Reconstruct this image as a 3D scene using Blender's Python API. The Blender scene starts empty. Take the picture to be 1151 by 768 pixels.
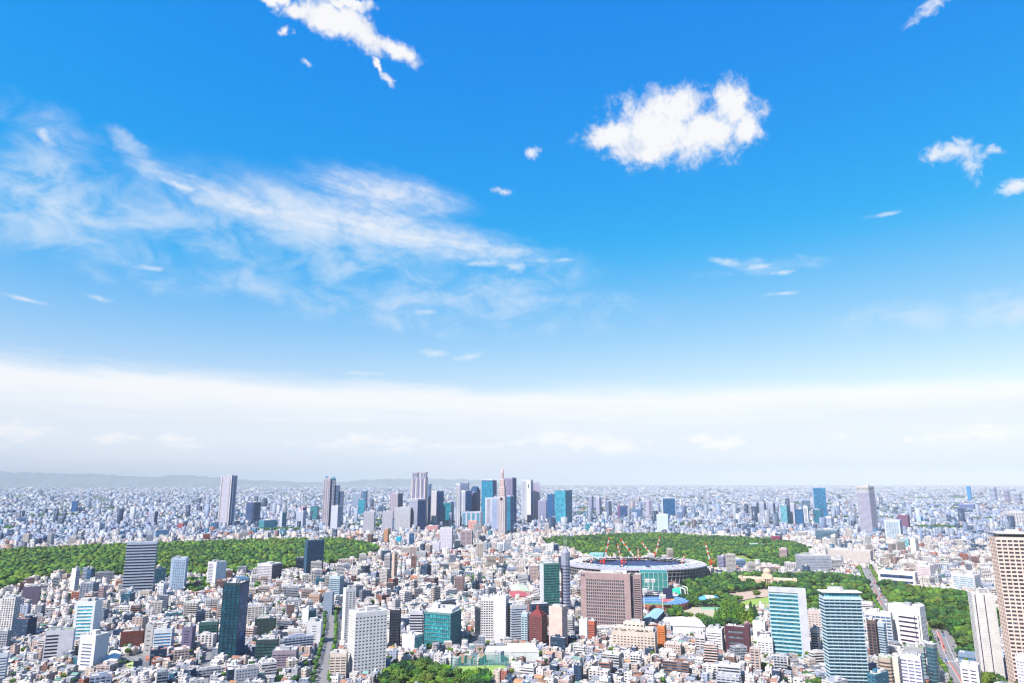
import bpy, math, random
import numpy as np
from mathutils import Vector, Matrix

R = math.radians
RNG = np.random.default_rng(11)
random.seed(7)
SC = bpy.context.scene
COL = SC.collection

# ------------------------------------------------------------------ camera
H = 240.0                      # eye height above the city, an observation deck
TH = R(11.71)                  # the camera is tilted up a little
F, CX, CY = 767.0, 575.5, 384.0
cam_d = bpy.data.cameras.new('camera')
cam_d.sensor_fit = 'HORIZONTAL'; cam_d.sensor_width = 36.0; cam_d.lens = 36.0 * F / 1151.0
cam_d.clip_start = 1.0; cam_d.clip_end = 300000.0
cam = bpy.data.objects.new('camera', cam_d); COL.objects.link(cam)
cam.location = (0, 0, H); cam.rotation_euler = (R(90) + TH, 0, 0)
SC.camera = cam

# ------------------------------------------------------------------ exposure
vs = SC.view_settings
SC.display_settings.display_device = 'sRGB'
vs.view_transform = 'Standard'; vs.look = 'None'; vs.gamma = 1.0; vs.use_curve_mapping = False
vs.exposure = 0.95
HAZE = 2.4e-5

SC.cycles.use_denoising = True
SC.cycles.pixel_filter_type = 'BLACKMAN_HARRIS'; SC.cycles.filter_width = 1.25
SC.cycles.diffuse_bounces = 1; SC.cycles.glossy_bounces = 2; SC.cycles.max_bounces = 5

# ------------------------------------------------------------------ sun
SUN_EL, SUN_AZ = R(50), R(222)          # azimuth clockwise from the view axis: behind, to the left
sun_dir = Vector((math.sin(SUN_AZ) * math.cos(SUN_EL), math.cos(SUN_AZ) * math.cos(SUN_EL), math.sin(SUN_EL)))
sd = bpy.data.lights.new('sun', 'SUN'); sd.energy = 5.0; sd.angle = R(0.5); sd.color = (1.0, 0.94, 0.885)
so = bpy.data.objects.new('sun', sd); COL.objects.link(so)
so.rotation_euler = sun_dir.to_track_quat('Z', 'Y').to_euler(); so.location = (-300, -300, 600)

# ------------------------------------------------------------------ picture <-> place
CT, ST = math.cos(TH), math.sin(TH)
def ray(px, py):
    xc, yc = (px - CX) / F, (CY - py) / F
    return (xc, CT - yc * ST, ST + yc * CT)
def ground(px, py):
    x, y, z = ray(px, py); t = H / -z
    return (x * t, y * t)
def rowdist(py):
    x, y, z = ray(CX, py); return H / -z * y
def height_at(px, py, D):
    x, y, z = ray(px, py); return H + z / math.hypot(x, y) * D
def azel(px, py):
    x, y, z = ray(px, py)
    return (math.degrees(math.atan2(x, y)), math.degrees(math.atan2(z, math.hypot(x, y))))
def proj(x, y, z):
    dz = z - H
    yc = -y * ST + dz * CT; w = y * CT + dz * ST
    return (CX + F * x / w, CY - F * yc / w)

# ------------------------------------------------------------------ world: sky and the clouds in it
class NT:
    def __init__(s, tree): s.t = tree; s.n = tree.nodes; s.l = tree.links
    def node(s, typ, **kw):
        n = s.n.new(typ)
        for k, v in kw.items(): setattr(n, k, v)
        return n
    def put(s, sock, v):
        if isinstance(v, bpy.types.NodeSocket): s.l.new(v, sock)
        elif v is not None: sock.default_value = v
    def m(s, op, a, b=None, c=None, clamp=False):
        n = s.node('ShaderNodeMath', operation=op, use_clamp=clamp)
        s.put(n.inputs[0], a)
        if b is not None: s.put(n.inputs[1], b)
        if c is not None: s.put(n.inputs[2], c)
        return n.outputs[0]
    def xyz(s, a, b, c):
        n = s.node('ShaderNodeCombineXYZ')
        for i, v in enumerate((a, b, c)): s.put(n.inputs[i], v)
        return n.outputs[0]
    def sep(s, v):
        n = s.node('ShaderNodeSeparateXYZ'); s.put(n.inputs[0], v); return n.outputs
    def noise(s, vec, scale, detail=4, rough=0.5, dist=0.0, dim='3D'):
        n = s.node('ShaderNodeTexNoise', noise_dimensions=dim)
        s.put(n.inputs['Vector'], vec); n.inputs['Scale'].default_value = scale
        n.inputs['Detail'].default_value = detail; n.inputs['Roughness'].default_value = rough
        n.inputs['Distortion'].default_value = dist
        return n.outputs['Fac']
    def ramp(s, v, a, b, lo=0.0, hi=1.0, smooth=True):
        n = s.node('ShaderNodeMapRange', interpolation_type='SMOOTHSTEP' if smooth else 'LINEAR')
        s.put(n.inputs['Value'], v)
        for k, x in (('From Min', a), ('From Max', b), ('To Min', lo), ('To Max', hi)): s.put(n.inputs[k], x)
        return n.outputs[0]
    def mix(s, f, a, b, blend='MIX'):
        n = s.node('ShaderNodeMix', data_type='RGBA', blend_type=blend)
        s.put(n.inputs[0], f); s.put(n.inputs[6], a); s.put(n.inputs[7], b)
        return n.outputs[2]

W = bpy.data.worlds.new('World'); SC.world = W; W.use_nodes = True
W.cycles.sampling_method = 'NONE'     # a smooth sky without a disc needs no importance map
W.node_tree.nodes.clear(); T = NT(W.node_tree)
sky = T.node('ShaderNodeTexSky', sky_type='NISHITA')
sky.sun_disc = False; sky.sun_elevation = SUN_EL; sky.sun_rotation = SUN_AZ
sky.altitude = 0.0; sky.air_density = 1.0; sky.dust_density = 0.6; sky.ozone_density = 2.5
SKY_STR = 0.115
hs = T.node('ShaderNodeHueSaturation')
hs.inputs['Hue'].default_value = 0.494; hs.inputs['Saturation'].default_value = 1.32; hs.inputs['Value'].default_value = 1.6
T.l.new(sky.outputs[0], hs.inputs['Color'])
tc = T.node('ShaderNodeTexCoord')
dx, dy, dz = T.sep(tc.outputs['Generated'])
AZ = T.m('MULTIPLY', T.m('ARCTAN2', dx, dy), 57.29578)
EL = T.m('MULTIPLY', T.m('ARCSINE', dz), 57.29578)

def blob(px, py, rx, ry, ang=0.0, az=None, el=None):
    """an ellipse of sky, radii in photograph pixels turned into degrees; 1 at its centre, 0 at its rim, negative outside"""
    a0, e0 = azel(px, py); a1, _ = azel(px + 10, py); _, e1 = azel(px, py - 10)
    ka, ke = (a1 - a0) / 10, (e1 - e0) / 10
    u = T.m('MULTIPLY', T.m('SUBTRACT', az or AZ, a0), 1 / ka); v = T.m('MULTIPLY', T.m('SUBTRACT', el or EL, e0), 1 / ke)
    c, s_ = math.cos(R(ang)), math.sin(R(ang))
    p = T.m('ADD', T.m('MULTIPLY', u, c / rx), T.m('MULTIPLY', v, s_ / rx))
    q = T.m('ADD', T.m('MULTIPLY', u, -s_ / ry), T.m('MULTIPLY', v, c / ry))
    d2 = T.m('ADD', T.m('MULTIPLY', p, p), T.m('MULTIPLY', q, q))
    return T.m('SUBTRACT', 1.0, T.m('SQRT', d2))
def union(vals, op='MAXIMUM'):
    r = vals[0]
    for v in vals[1:]: r = T.m(op, r, v)
    return r
flat = T.xyz(AZ, EL, 0.0)
w1 = T.noise(flat, 0.55, 3, 0.55); w2 = T.noise(T.xyz(EL, AZ, 7.3), 0.55, 3, 0.55)
AZw = T.m('ADD', AZ, T.m('MULTIPLY', T.m('SUBTRACT', w1, 0.5), 2.6))
ELw = T.m('ADD', EL, T.m('MULTIPLY', T.m('SUBTRACT', w2, 0.5), 1.6))
ELs = T.m('ADD', EL, T.m('MULTIPLY', T.m('SUBTRACT', w2, 0.5), 1.0))
AZs = T.m('ADD', AZ, T.m('MULTIPLY', T.m('SUBTRACT', w1, 0.5), 1.2))
# heaped clouds
puffs = [(735, 145, 62, 48, 0), (790, 150, 62, 36, 0), (822, 118, 32, 30, 0), (690, 150, 44, 18, 8), (758, 122, 46, 26, 0), (838, 145, 24, 26, 0), (730, 172, 24, 16, 0),
         (372, 22, 46, 22, -14), (408, 34, 44, 20, -30), (442, 55, 32, 15, -25), (335, 12, 26, 11, 0), (321, 33, 9, 8, 0), (425, 72, 14, 5, -50), (395, 5, 30, 8, 0), (312, 0, 14, 8, 0),
         ]
puffs2 = [(1074, 170, 38, 16, -12), (1090, 186, 16, 22, 20), (1052, 172, 20, 12, 30), (1144, 207, 30, 12, 12), (598, 172, 9, 8, 40),
         (1048, 8, 34, 11, 14), (566, 216, 13, 6, 0), (346, 73, 10, 5, -30), (436, 88, 12, 5, -40), (1120, 168, 18, 6, -20)]
pf = union([blob(*p, az=AZw, el=ELw) for p in puffs])
n_hi = T.noise(flat, 0.40, 6, 0.58, 0.4)
n_fi = T.noise(T.xyz(AZ, EL, 21.0), 1.5, 7, 0.62, 0.6)
n_lo = T.noise(T.xyz(AZ, EL, 4.0), 0.32, 4, 0.5)
puff = T.ramp(T.m('ADD', pf, T.m('ADD', T.m('MULTIPLY', T.m('SUBTRACT', n_hi, 0.5), 1.3), T.m('MULTIPLY', T.m('SUBTRACT', n_fi, 0.5), 0.95))), -0.13, 0.66)
pf2 = union([blob(*p, az=AZs, el=ELs) for p in puffs2])
n_p2 = T.noise(T.xyz(AZ, EL, 11.0), 0.85, 8, 0.62, 0.9)
puff2 = T.m('MULTIPLY', T.ramp(T.m('ADD', pf2, T.m('MULTIPLY', T.m('SUBTRACT', n_p2, 0.5), 2.6)), -0.05, 1.1), 0.85)
# streaks of ice cloud, drawn out to the right and slightly down
sa = T.m('ADD', AZ, T.m('MULTIPLY', EL, -0.15)); se = T.m('ADD', EL, T.m('MULTIPLY', AZ, 0.12))
n_st = T.noise(T.xyz(T.m('MULTIPLY', sa, 0.13), T.m('MULTIPLY', se, 0.52), 2.0), 1.0, 10, 0.64, 0.7)
n_st2 = T.noise(T.xyz(T.m('MULTIPLY', AZ, 0.6), EL, 9.0), 0.42, 8, 0.6, 0.5)
cir = union([blob(*p, az=AZs, el=ELs) for p in [
    (270, 228, 130, 24, -10), (400, 250, 190, 34, -7), (480, 268, 150, 26, -7), (430, 218, 110, 30, -8), (530, 280, 130, 18, -5), (200, 208, 34, 7, -14)]])
cir2 = union([blob(*p, az=AZw, el=ELw) for p in [(330, 290, 170, 36, -8), (200, 245, 110, 44, -10), (70, 190, 110, 62, -35), (50, 262, 130, 40, -10), (120, 290, 170, 28, -6),
    (160, 180, 60, 18, -30), (470, 340, 320, 40, -3), (30, 240, 90, 55, 0), (1090, 350, 200, 26, 0), (860, 300, 90, 12, 0), (560, 320, 130, 26, 6)]])
st1 = T.m('MULTIPLY', T.ramp(T.m('ADD', T.m('MULTIPLY', cir, 0.85), T.m('MULTIPLY', T.m('SUBTRACT', n_st, 0.5), 2.2)), -0.25, 1.1), 0.80)
n_f = T.noise(T.xyz(T.m('MULTIPLY', sa, 0.7), T.m('MULTIPLY', se, 1.5), 6.0), 1.0, 7, 0.62, 0.4)
st1 = T.m('MULTIPLY', st1, T.ramp(n_f, 0.30, 0.60, 0.60, 1.0))
gate1 = T.ramp(cir, -0.25, 0.5)
veil = T.m('MULTIPLY', T.ramp(union([blob(*p, az=AZs, el=ELs) for p in [(370, 255, 270, 62, -9), (70, 225, 170, 70, -10)]]), 0.05, 1.0), T.ramp(n_st2, 0.3, 0.65, 0.10, 0.52))
st2 = T.m('MULTIPLY', T.ramp(T.m('ADD', T.m('MULTIPLY', cir2, 0.5), T.m('MULTIPLY', T.m('SUBTRACT', n_st2, 0.5), 3.2)), -0.3, 1.3), 0.55)
gate2 = T.ramp(cir2, -0.1, 0.45)
wisps = union([blob(*p, az=AZs, el=EL) for p in [(546, 296, 32, 4, 2), (578, 299, 18, 7, -4), (608, 292, 10, 4, 0), (634, 292, 16, 3, 0), (112, 335, 26, 4, -4),
    (48, 152, 20, 9, -40), (172, 302, 18, 4, 0), (30, 337, 40, 3, -6), (815, 294, 20, 6, -14), (852, 300, 18, 4, 0), (480, 351, 16, 4, 6), (488, 397, 20, 5, 0), (528, 401, 22, 5, 12),
    (995, 241, 22, 3, 0), (880, 330, 26, 3, 0), (410, 420, 30, 3, 0), (205, 210, 26, 6, -14), (880, 306, 16, 3, 0)]])
wsp = T.m('MULTIPLY', T.ramp(T.m('ADD', wisps, T.m('MULTIPLY', T.m('SUBTRACT', T.noise(T.xyz(T.m('MULTIPLY', AZ, 0.6), EL, 3.0), 1.3, 7, 0.6, 0.4), 0.5), 2.4)), -0.1, 1.3), 0.55)
# the long white sheet above the skyline
n_b = T.noise(T.xyz(T.m('MULTIPLY', AZ, 0.11), T.m('MULTIPLY', EL, 0.7), 0.0), 1.0, 7, 0.55, 0.3)
n_b2 = T.noise(T.xyz(T.m('MULTIPLY', AZ, 0.05), T.m('MULTIPLY', EL, 0.5), 5.0), 1.0, 6, 0.55, 0.2)
top_el = T.m('ADD', T.m('ADD', T.m('MULTIPLY', AZ, -0.020), 7.9), T.m('MULTIPLY', T.m('SUBTRACT', n_b, 0.5), 2.4))
sheet = T.ramp(T.m('SUBTRACT', top_el, EL), -0.5, 1.3)
sheet = T.m('MULTIPLY', sheet, T.ramp(n_b2, 0.22, 0.62, 0.80, 0.99))
# low heads of far cumulus
n_c = T.noise(T.xyz(T.m('MULTIPLY', AZ, 0.42), T.m('MULTIPLY', EL, 0.9), 1.0), 1.0, 7, 0.58, 0.3)
row_el = T.m('ADD', T.m('SUBTRACT', EL, 3.2), T.m('MULTIPLY', T.m('SUBTRACT', T.noise(T.xyz(T.m('MULTIPLY', AZ, 0.09), 0.0, 8.0), 1.0, 3, 0.5), 0.5), 3.2))
rowc = T.m('SUBTRACT', T.ramp(T.noise(T.xyz(T.m('MULTIPLY', AZ, 0.07), 2.0, 4.0), 1.0, 2, 0.5), 0.38, 0.62, 0.2, 1.0), T.m('ABSOLUTE', T.m('MULTIPLY', row_el, 0.85)))
heads = T.m('MULTIPLY', T.ramp(T.m('ADD', rowc, T.m('MULTIPLY', T.m('SUBTRACT', n_c, 0.5), 3.4)), 0.2, 1.05), 0.85)

K = 1.0   # radiance of sunlit cloud before exposure
cl_white = (0.66, 0.665, 0.68, 1)
sr = T.node('ShaderNodeSeparateColor'); T.l.new(hs.outputs[0], sr.inputs[0])
x_r = T.m('SUBTRACT', T.m('MULTIPLY', sr.outputs[0], SKY_STR), 0.124)     # the deep sky has almost no red in it
x_r = T.m('MULTIPLY', T.m('ADD', x_r, T.m('SQRT', T.m('ADD', T.m('MULTIPLY', x_r, x_r), 0.00018))), 0.5)
s_r = T.m('MULTIPLY', T.m('POWER', x_r, 0.75), 1.06)
s_g = T.m('MULTIPLY', T.m('POWER', T.m('MULTIPLY', sr.outputs[1], SKY_STR), 0.84), 0.672)
s_b = T.m('MULTIPLY', T.m('POWER', T.m('MULTIPLY', sr.outputs[2], SKY_STR), 0.18), 0.665)
cc = T.node('ShaderNodeCombineColor')
for i_, s_ in enumerate((s_r, s_g, s_b)): T.l.new(s_, cc.inputs[i_])
c0 = cc.outputs[0]
low = T.ramp(EL, 0.0, 9.0)
n_s = T.noise(T.xyz(T.m('MULTIPLY', AZ, 0.10), T.m('MULTIPLY', EL, 1.5), 3.0), 1.0, 7, 0.6, 0.2)
sheet_col = T.mix(T.ramp(T.m('ADD', EL, T.m('MULTIPLY', T.m('SUBTRACT', n_s, 0.5), 4.0)), 4.2, 6.8), (0.57, 0.625, 0.68, 1), (0.68, 0.69, 0.705, 1))
sheet_col = T.mix(T.ramp(EL, 0.3, 3.0, 1.0, 0.0), sheet_col, (0.45, 0.54, 0.63, 1))
c = T.mix(veil, c0, (0.60, 0.64, 0.68, 1))
c = T.mix(T.m('MULTIPLY', gate2, st2), c, (0.60, 0.63, 0.67, 1))
c = T.mix(T.m('MULTIPLY', gate1, st1), c, (0.65, 0.655, 0.675, 1))
c = T.mix(wsp, c, cl_white)
c = T.mix(puff2, c, (0.64, 0.65, 0.675, 1))
c = T.mix(sheet, c, sheet_col)
c = T.mix(heads, c, (0.73, 0.72, 0.715, 1))
puff_col = T.mix(T.ramp(T.m('ADD', T.m('MULTIPLY', T.m('SUBTRACT', n_lo, 0.5), 2.0), pf), -0.1, 0.55), (0.50, 0.54, 0.62, 1), (0.675, 0.67, 0.672, 1))
c = T.mix(T.m('MULTIPLY', puff, 0.97), c, puff_col)
bg = T.node('ShaderNodeBackground'); T.l.new(c, bg.inputs['Color']); bg.inputs['Strength'].default_value = 0.76
ow = T.node('ShaderNodeOutputWorld'); T.l.new(bg.outputs[0], ow.inputs['Surface'])

# ------------------------------------------------------------------ materials
def newmat(name):
    m = bpy.data.materials.new(name); m.use_nodes = True; m.node_tree.nodes.clear(); t = NT(m.node_tree)
    b = t.node('ShaderNodeBsdfPrincipled'); o = t.node('ShaderNodeOutputMaterial'); t.l.new(b.outputs[0], o.inputs[0])
    return m, t, b
def attr(t, name):
    n = t.node('ShaderNodeAttribute'); n.attribute_name = name; return n

def facade_material():
    """walls and roofs of ordinary buildings: colour and window pattern come from the mesh, in metres along and up the wall"""
    m, t, b = newmat('facade')
    col = attr(t, 'Col').outputs['Color']; par = attr(t, 'Par')
    pr = t.node('ShaderNodeSeparateColor'); t.l.new(par.outputs['Color'], pr.inputs[0])
    pitch = t.m('MULTIPLY', pr.outputs[0], 10.0); frac = pr.outputs[1]; band = pr.outputs[2]
    uv = t.node('ShaderNodeUVMap'); uv.uv_map = 'UV'
    u, v, _ = t.sep(uv.outputs[0])
    uu = t.m('DIVIDE', u, pitch); vv = t.m('DIVIDE', v, 3.3)
    fu = t.m('ABSOLUTE', t.m('SUBTRACT', t.m('FRACT', uu), 0.5)); fv = t.m('ABSOLUTE', t.m('SUBTRACT', t.m('FRACT', vv), 0.48))
    win = t.m('MULTIPLY', t.m('LESS_THAN', fu, t.m('MULTIPLY', frac, 0.5)), t.m('LESS_THAN', fv, t.m('MULTIPLY', band, 0.5)))
    cell = t.node('ShaderNodeTexWhiteNoise', noise_dimensions='3D')
    t.l.new(t.xyz(t.m('FLOOR', uu), t.m('FLOOR', vv), t.m('MULTIPLY', pr.outputs[0], 97.0)), cell.inputs['Vector'])
    glass = t.mix(t.ramp(cell.outputs['Value'], 0.7, 1.0, smooth=False), (0.012, 0.030, 0.060, 1), (0.14, 0.17, 0.21, 1))
    geo = t.node('ShaderNodeNewGeometry')
    n1 = t.noise(geo.outputs['Position'], 0.22, 4, 0.6); n2 = t.noise(geo.outputs['Position'], 1.7, 2, 0.6)
    wear = t.m('ADD', t.ramp(n1, 0.3, 0.7, 0.56, 0.80), t.ramp(n2, 0.3, 0.7, -0.08, 0.05))
    base = t.mix(1.0, col, t.xyz(wear, wear, wear), 'MULTIPLY')
    t.l.new(t.mix(win, base, glass), b.inputs['Base Color'])
    t.l.new(t.ramp(win, 0, 1, 0.8, 0.3), b.inputs['Roughness']); b.inputs['Specular IOR Level'].default_value = 0.2
    return m
M_FAC = facade_material()

def paint_material():
    """painted or clad surfaces of single buildings: the object's own colour with panel-to-panel and weather variation"""
    m, t, b = newmat('cladding')
    oi = t.node('ShaderNodeObjectInfo'); geo = t.node('ShaderNodeNewGeometry')
    n1 = t.noise(geo.outputs['Position'], 0.12, 5, 0.6); n2 = t.noise(geo.outputs['Position'], 0.9, 3, 0.6)
    w = t.m('ADD', t.ramp(n1, 0.3, 0.7, 0.70, 0.84), t.ramp(n2, 0.3, 0.7, -0.05, 0.04))
    t.l.new(t.mix(1.0, oi.outputs['Color'], t.xyz(w, w, w), 'MULTIPLY'), b.inputs['Base Color'])
    b.inputs['Roughness'].default_value = 0.65; b.inputs['Specular IOR Level'].default_value = 0.25
    return m
M_PAINT = paint_material()

def glass_material():
    """window glass seen from outside: dark, glossy, some panes with blinds down"""
    m, t, b = newmat('window_glass')
    oi = t.node('ShaderNodeObjectInfo'); tc_ = t.node('ShaderNodeTexCoord')
    x, y, z = t.sep(tc_.outputs['Object'])
    fx = t.m('FLOOR', t.m('DIVIDE', t.m('ADD', x, 0.37), 2.9)); fy = t.m('FLOOR', t.m('DIVIDE', t.m('ADD', y, 0.41), 2.9)); fz = t.m('FLOOR', t.m('DIVIDE', z, 3.6))
    wn = t.node('ShaderNodeTexWhiteNoise', noise_dimensions='3D'); t.l.new(t.xyz(fx, fy, fz), wn.inputs['Vector'])
    lo = t.noise(t.xyz(x, y, z), 0.07, 3, 0.6)
    v = t.m('ADD', t.ramp(wn.outputs['Value'], 0.0, 1.0, 0.75, 1.25, False), t.ramp(lo, 0.35, 0.65, -0.15, 0.25))
    c = t.mix(1.0, oi.outputs['Color'], t.xyz(v, v, v), 'MULTIPLY')
    blind = t.ramp(t.m('FRACT', t.m('MULTIPLY', wn.outputs['Value'], 17.3)), 0.84, 0.9, 0.0, 0.8)
    t.l.new(t.mix(blind, c, t.mix(1.0, c, (2.0, 1.8, 1.7, 1), 'MULTIPLY')), b.inputs['Base Color'])
    b.inputs['Roughness'].default_value = 0.10; b.inputs['Specular IOR Level'].default_value = 0.25
    return m
M_GLASS = glass_material()

def flat_material(name, col, rough=0.8, var=0.12, scale=0.3):
    m, t, b = newmat(name)
    geo = t.node('ShaderNodeNewGeometry'); n = t.noise(geo.outputs['Position'], scale, 4, 0.6)
    f = t.ramp(n, 0.3, 0.7, 1 - var, 1 + var)
    t.l.new(t.mix(1.0, (*col, 1), t.xyz(f, f, f), 'MULTIPLY'), b.inputs['Base Color']); b.inputs['Roughness'].default_value = rough
    return m

def leaf_material():
    m, t, b = newmat('foliage')
    oi = t.node('ShaderNodeObjectInfo'); a = attr(t, 'Col'); geo = t.node('ShaderNodeNewGeometry')
    n = t.noise(geo.outputs['Position'], 0.02, 3, 0.5)
    tint = t.mix(t.ramp(n, 0.35, 0.65), (0.78, 0.95, 0.92, 1), (1.22, 1.06, 0.8, 1))
    c = t.mix(1.0, t.mix(1.0, a.outputs['Color'], oi.outputs['Color'], 'MULTIPLY'), tint, 'MULTIPLY')
    t.l.new(c, b.inputs['Base Color']); b.inputs['Roughness'].default_value = 0.75
    b.inputs['Specular IOR Level'].default_value = 0.2
    return m
M_LEAF = leaf_material()
M_BARK = flat_material('bark', (0.10, 0.075, 0.055))

# ------------------------------------------------------------------ mesh building
class MB:
    """collects quads and triangles with a colour and a window pattern per face; build() links them as one object"""
    def __init__(s): s.v = []; s.f = []; s.c = []; s.p = []; s.uv = []
    def face(s, pts, col=(1, 1, 1), par=(1, 0, 0), uv=None):
        i = len(s.v); s.v += [tuple(p) for p in pts]; s.f.append(tuple(range(i, i + len(pts)))); s.c.append(col); s.p.append(par)
        s.uv += uv if uv else [(0, 0)] * len(pts)
    def quadbox(s, q, z0, z1, col=(1, 1, 1), top=None, par=(1, 0, 0), bottom=False):
        """prism over an anticlockwise ground polygon q"""
        n = len(q); u = 0
        for i in range(n):
            a, b_ = q[i], q[(i + 1) % n]; L = math.hypot(b_[0] - a[0], b_[1] - a[1])
            s.face([(a[0], a[1], z0), (b_[0], b_[1], z0), (b_[0], b_[1], z1), (a[0], a[1], z1)], col, par, [(u, 0), (u + L, 0), (u + L, z1 - z0), (u, z1 - z0)])
            u += 0
        s.face([(x, y, z1) for x, y in q], top or col)
        if bottom: s.face([(x, y, z0) for x, y in reversed(q)], col)
    def box(s, x0, x1, y0, y1, z0, z1, col=(1, 1, 1), top=None, par=(1, 0, 0), bottom=True):
        s.quadbox([(x0, y0), (x1, y0), (x1, y1), (x0, y1)], z0, z1, col, top, par, bottom)
    def tube(s, a, b_, r0, r1=None, n=6, col=(1, 1, 1), cap=True):
        a, b_ = Vector(a), Vector(b_); r1 = r0 if r1 is None else r1; d = (b_ - a).normalized()
        u = d.cross(Vector((0, 0, 1))) if abs(d.z) < 0.95 else d.cross(Vector((1, 0, 0))); u.normalize(); w = d.cross(u)
        ra = [a + (u * math.cos(t) + w * math.sin(t)) * r0 for t in [2 * math.pi * k / n for k in range(n)]]
        rb = [b_ + (u * math.cos(t) + w * math.sin(t)) * r1 for t in [2 * math.pi * k / n for k in range(n)]]
        for k in range(n): s.face([ra[k], ra[(k + 1) % n], rb[(k + 1) % n], rb[k]], col)
        if cap: s.face(ra[::-1], col); s.face(rb, col)
    def build(s, name, mat, parent=None, loc=None, color=None, smooth=False):
        me = bpy.data.meshes.new(name); me.from_pydata(s.v, [], s.f)
        o = finish(me, name, mat, parent, s.c, s.p, s.uv, smooth)
        if loc is not None: o.location = loc
        if color is not None: o.color = (*color, 1)
        return o
def finish(me, name, mat, parent=None, c=None, p=None, uv=None, smooth=False):
    if c is not None and any(x != (1, 1, 1) for x in c):
        a = me.attributes.new('Col', 'FLOAT_COLOR', 'FACE'); arr = np.ones((len(c), 4), np.float32); arr[:, :3] = c; a.data.foreach_set('color', arr.ravel())
    if p is not None and mat is M_FAC:
        a = me.attributes.new('Par', 'FLOAT_COLOR', 'FACE'); arr = np.ones((len(p), 4), np.float32); arr[:, :3] = p; a.data.foreach_set('color', arr.ravel())
        l = me.uv_layers.new(name='UV'); l.data.foreach_set('uv', np.array(uv, np.float32).ravel())
    me.materials.append(mat)
    if smooth: me.polygons.foreach_set('use_smooth', [True] * len(me.polygons))
    o = bpy.data.objects.new(name, me); COL.objects.link(o); o.parent = parent
    return o
def tag(o, label=None, cat=None, group=None, kind=None):
    for k, v in (('label', label), ('category', cat), ('group', group), ('kind', kind)):
        if v: o[k] = v
    return o
def empty(name, loc=(0, 0, 0), rz=0.0, label=None, cat=None, group=None, kind=None):
    o = bpy.data.objects.new(name, None); COL.objects.link(o); o.location = loc; o.rotation_euler = (0, 0, rz)
    return tag(o, label, cat, group, kind)

def big_mesh(name, V, Fq, Ft, cq, ct, pq=None, uvq=None, mat=None):
    """one large mesh from arrays: quads Fq and triangles Ft"""
    me = bpy.data.meshes.new(name); nq, nt = len(Fq), len(Ft)
    me.vertices.add(len(V)); me.vertices.foreach_set('co', np.asarray(V, np.float32).ravel())
    me.loops.add(nq * 4 + nt * 3)
    li = np.concatenate([np.asarray(Fq).ravel(), np.asarray(Ft).ravel()]).astype(np.int32) if nt else np.asarray(Fq).ravel().astype(np.int32)
    me.loops.foreach_set('vertex_index', li)
    me.polygons.add(nq + nt)
    st = np.concatenate([np.arange(nq) * 4, nq * 4 + np.arange(nt) * 3]).astype(np.int32)
    me.polygons.foreach_set('loop_start', st)
    me.update(calc_edges=True)
    c = np.ones((nq + nt, 4), np.float32); c[:nq, :3] = cq
    if nt: c[nq:, :3] = ct
    me.attributes.new('Col', 'FLOAT_COLOR', 'FACE').data.foreach_set('color', c.ravel())
    if pq is not None:
        p = np.zeros((nq + nt, 4), np.float32); p[:, 0] = 1; p[:nq, :3] = pq
        me.attributes.new('Par', 'FLOAT_COLOR', 'FACE').data.foreach_set('color', p.ravel())
        uv = np.zeros((nq * 4 + nt * 3, 2), np.float32); uv[:nq * 4] = np.asarray(uvq).reshape(-1, 2)
        me.uv_layers.new(name='UV').data.foreach_set('uv', uv.ravel())
    me.materials.append(mat)
    o = bpy.data.objects.new(name, me); COL.objects.link(o)
    return o

# ------------------------------------------------------------------ where things may stand
OX, OY, RES, NX, NY = -4200.0, 700.0, 3.0, 2800, 1500
occ = np.zeros((NY, NX), bool)
def mark_poly(pts, grow=0.0, grid=None):
    g = occ if grid is None else grid
    P = np.array(pts, float); c = P.mean(0)
    if grow: P = c + (P - c) * (1 + grow / np.maximum(np.linalg.norm(P - c, axis=1), 1)[:, None])
    x0, x1 = int((P[:, 0].min() - OX) / RES), int((P[:, 0].max() - OX) / RES) + 1
    y0, y1 = int((P[:, 1].min() - OY) / RES), int((P[:, 1].max() - OY) / RES) + 1
    x0, y0, x1, y1 = max(x0, 0), max(y0, 0), min(x1, NX), min(y1, NY)
    if x1 <= x0 or y1 <= y0: return
    X, Y = np.meshgrid(OX + (np.arange(x0, x1) + .5) * RES, OY + (np.arange(y0, y1) + .5) * RES)
    g[y0:y1, x0:x1] |= inpoly(X, Y, P)
def inpoly(X, Y, P):
    ins = np.zeros(X.shape, bool); n = len(P); j = n - 1
    for i in range(n):
        xi, yi, xj, yj = P[i][0], P[i][1], P[j][0], P[j][1]
        if yi != yj:
            ins ^= ((yi > Y) != (yj > Y)) & (X < (xj - xi) * (Y - yi) / (yj - yi) + xi)
        j = i
    return ins
def taken(x, y, grid=None):
    g = occ if grid is None else grid
    i = ((np.asarray(x) - OX) / RES).astype(int); j = ((np.asarray(y) - OY) / RES).astype(int)
    ok = (i >= 0) & (i < NX) & (j >= 0) & (j < NY)
    r = np.zeros(ok.shape, bool); r[ok] = g[j[ok], i[ok]]; return r
def strip(pts, w):
    """closed outline of a road of width w along pts"""
    P = [Vector(p) for p in pts]; L, Rr = [], []
    for i, p in enumerate(P):
        d = (P[min(i + 1, len(P) - 1)] - P[max(i - 1, 0)]).normalized(); n = Vector((-d.y, d.x))
        L.append(p + n * w / 2); Rr.append(p - n * w / 2)
    return L, Rr
GP = lambda L: [ground(*p) for p in L]

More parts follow.
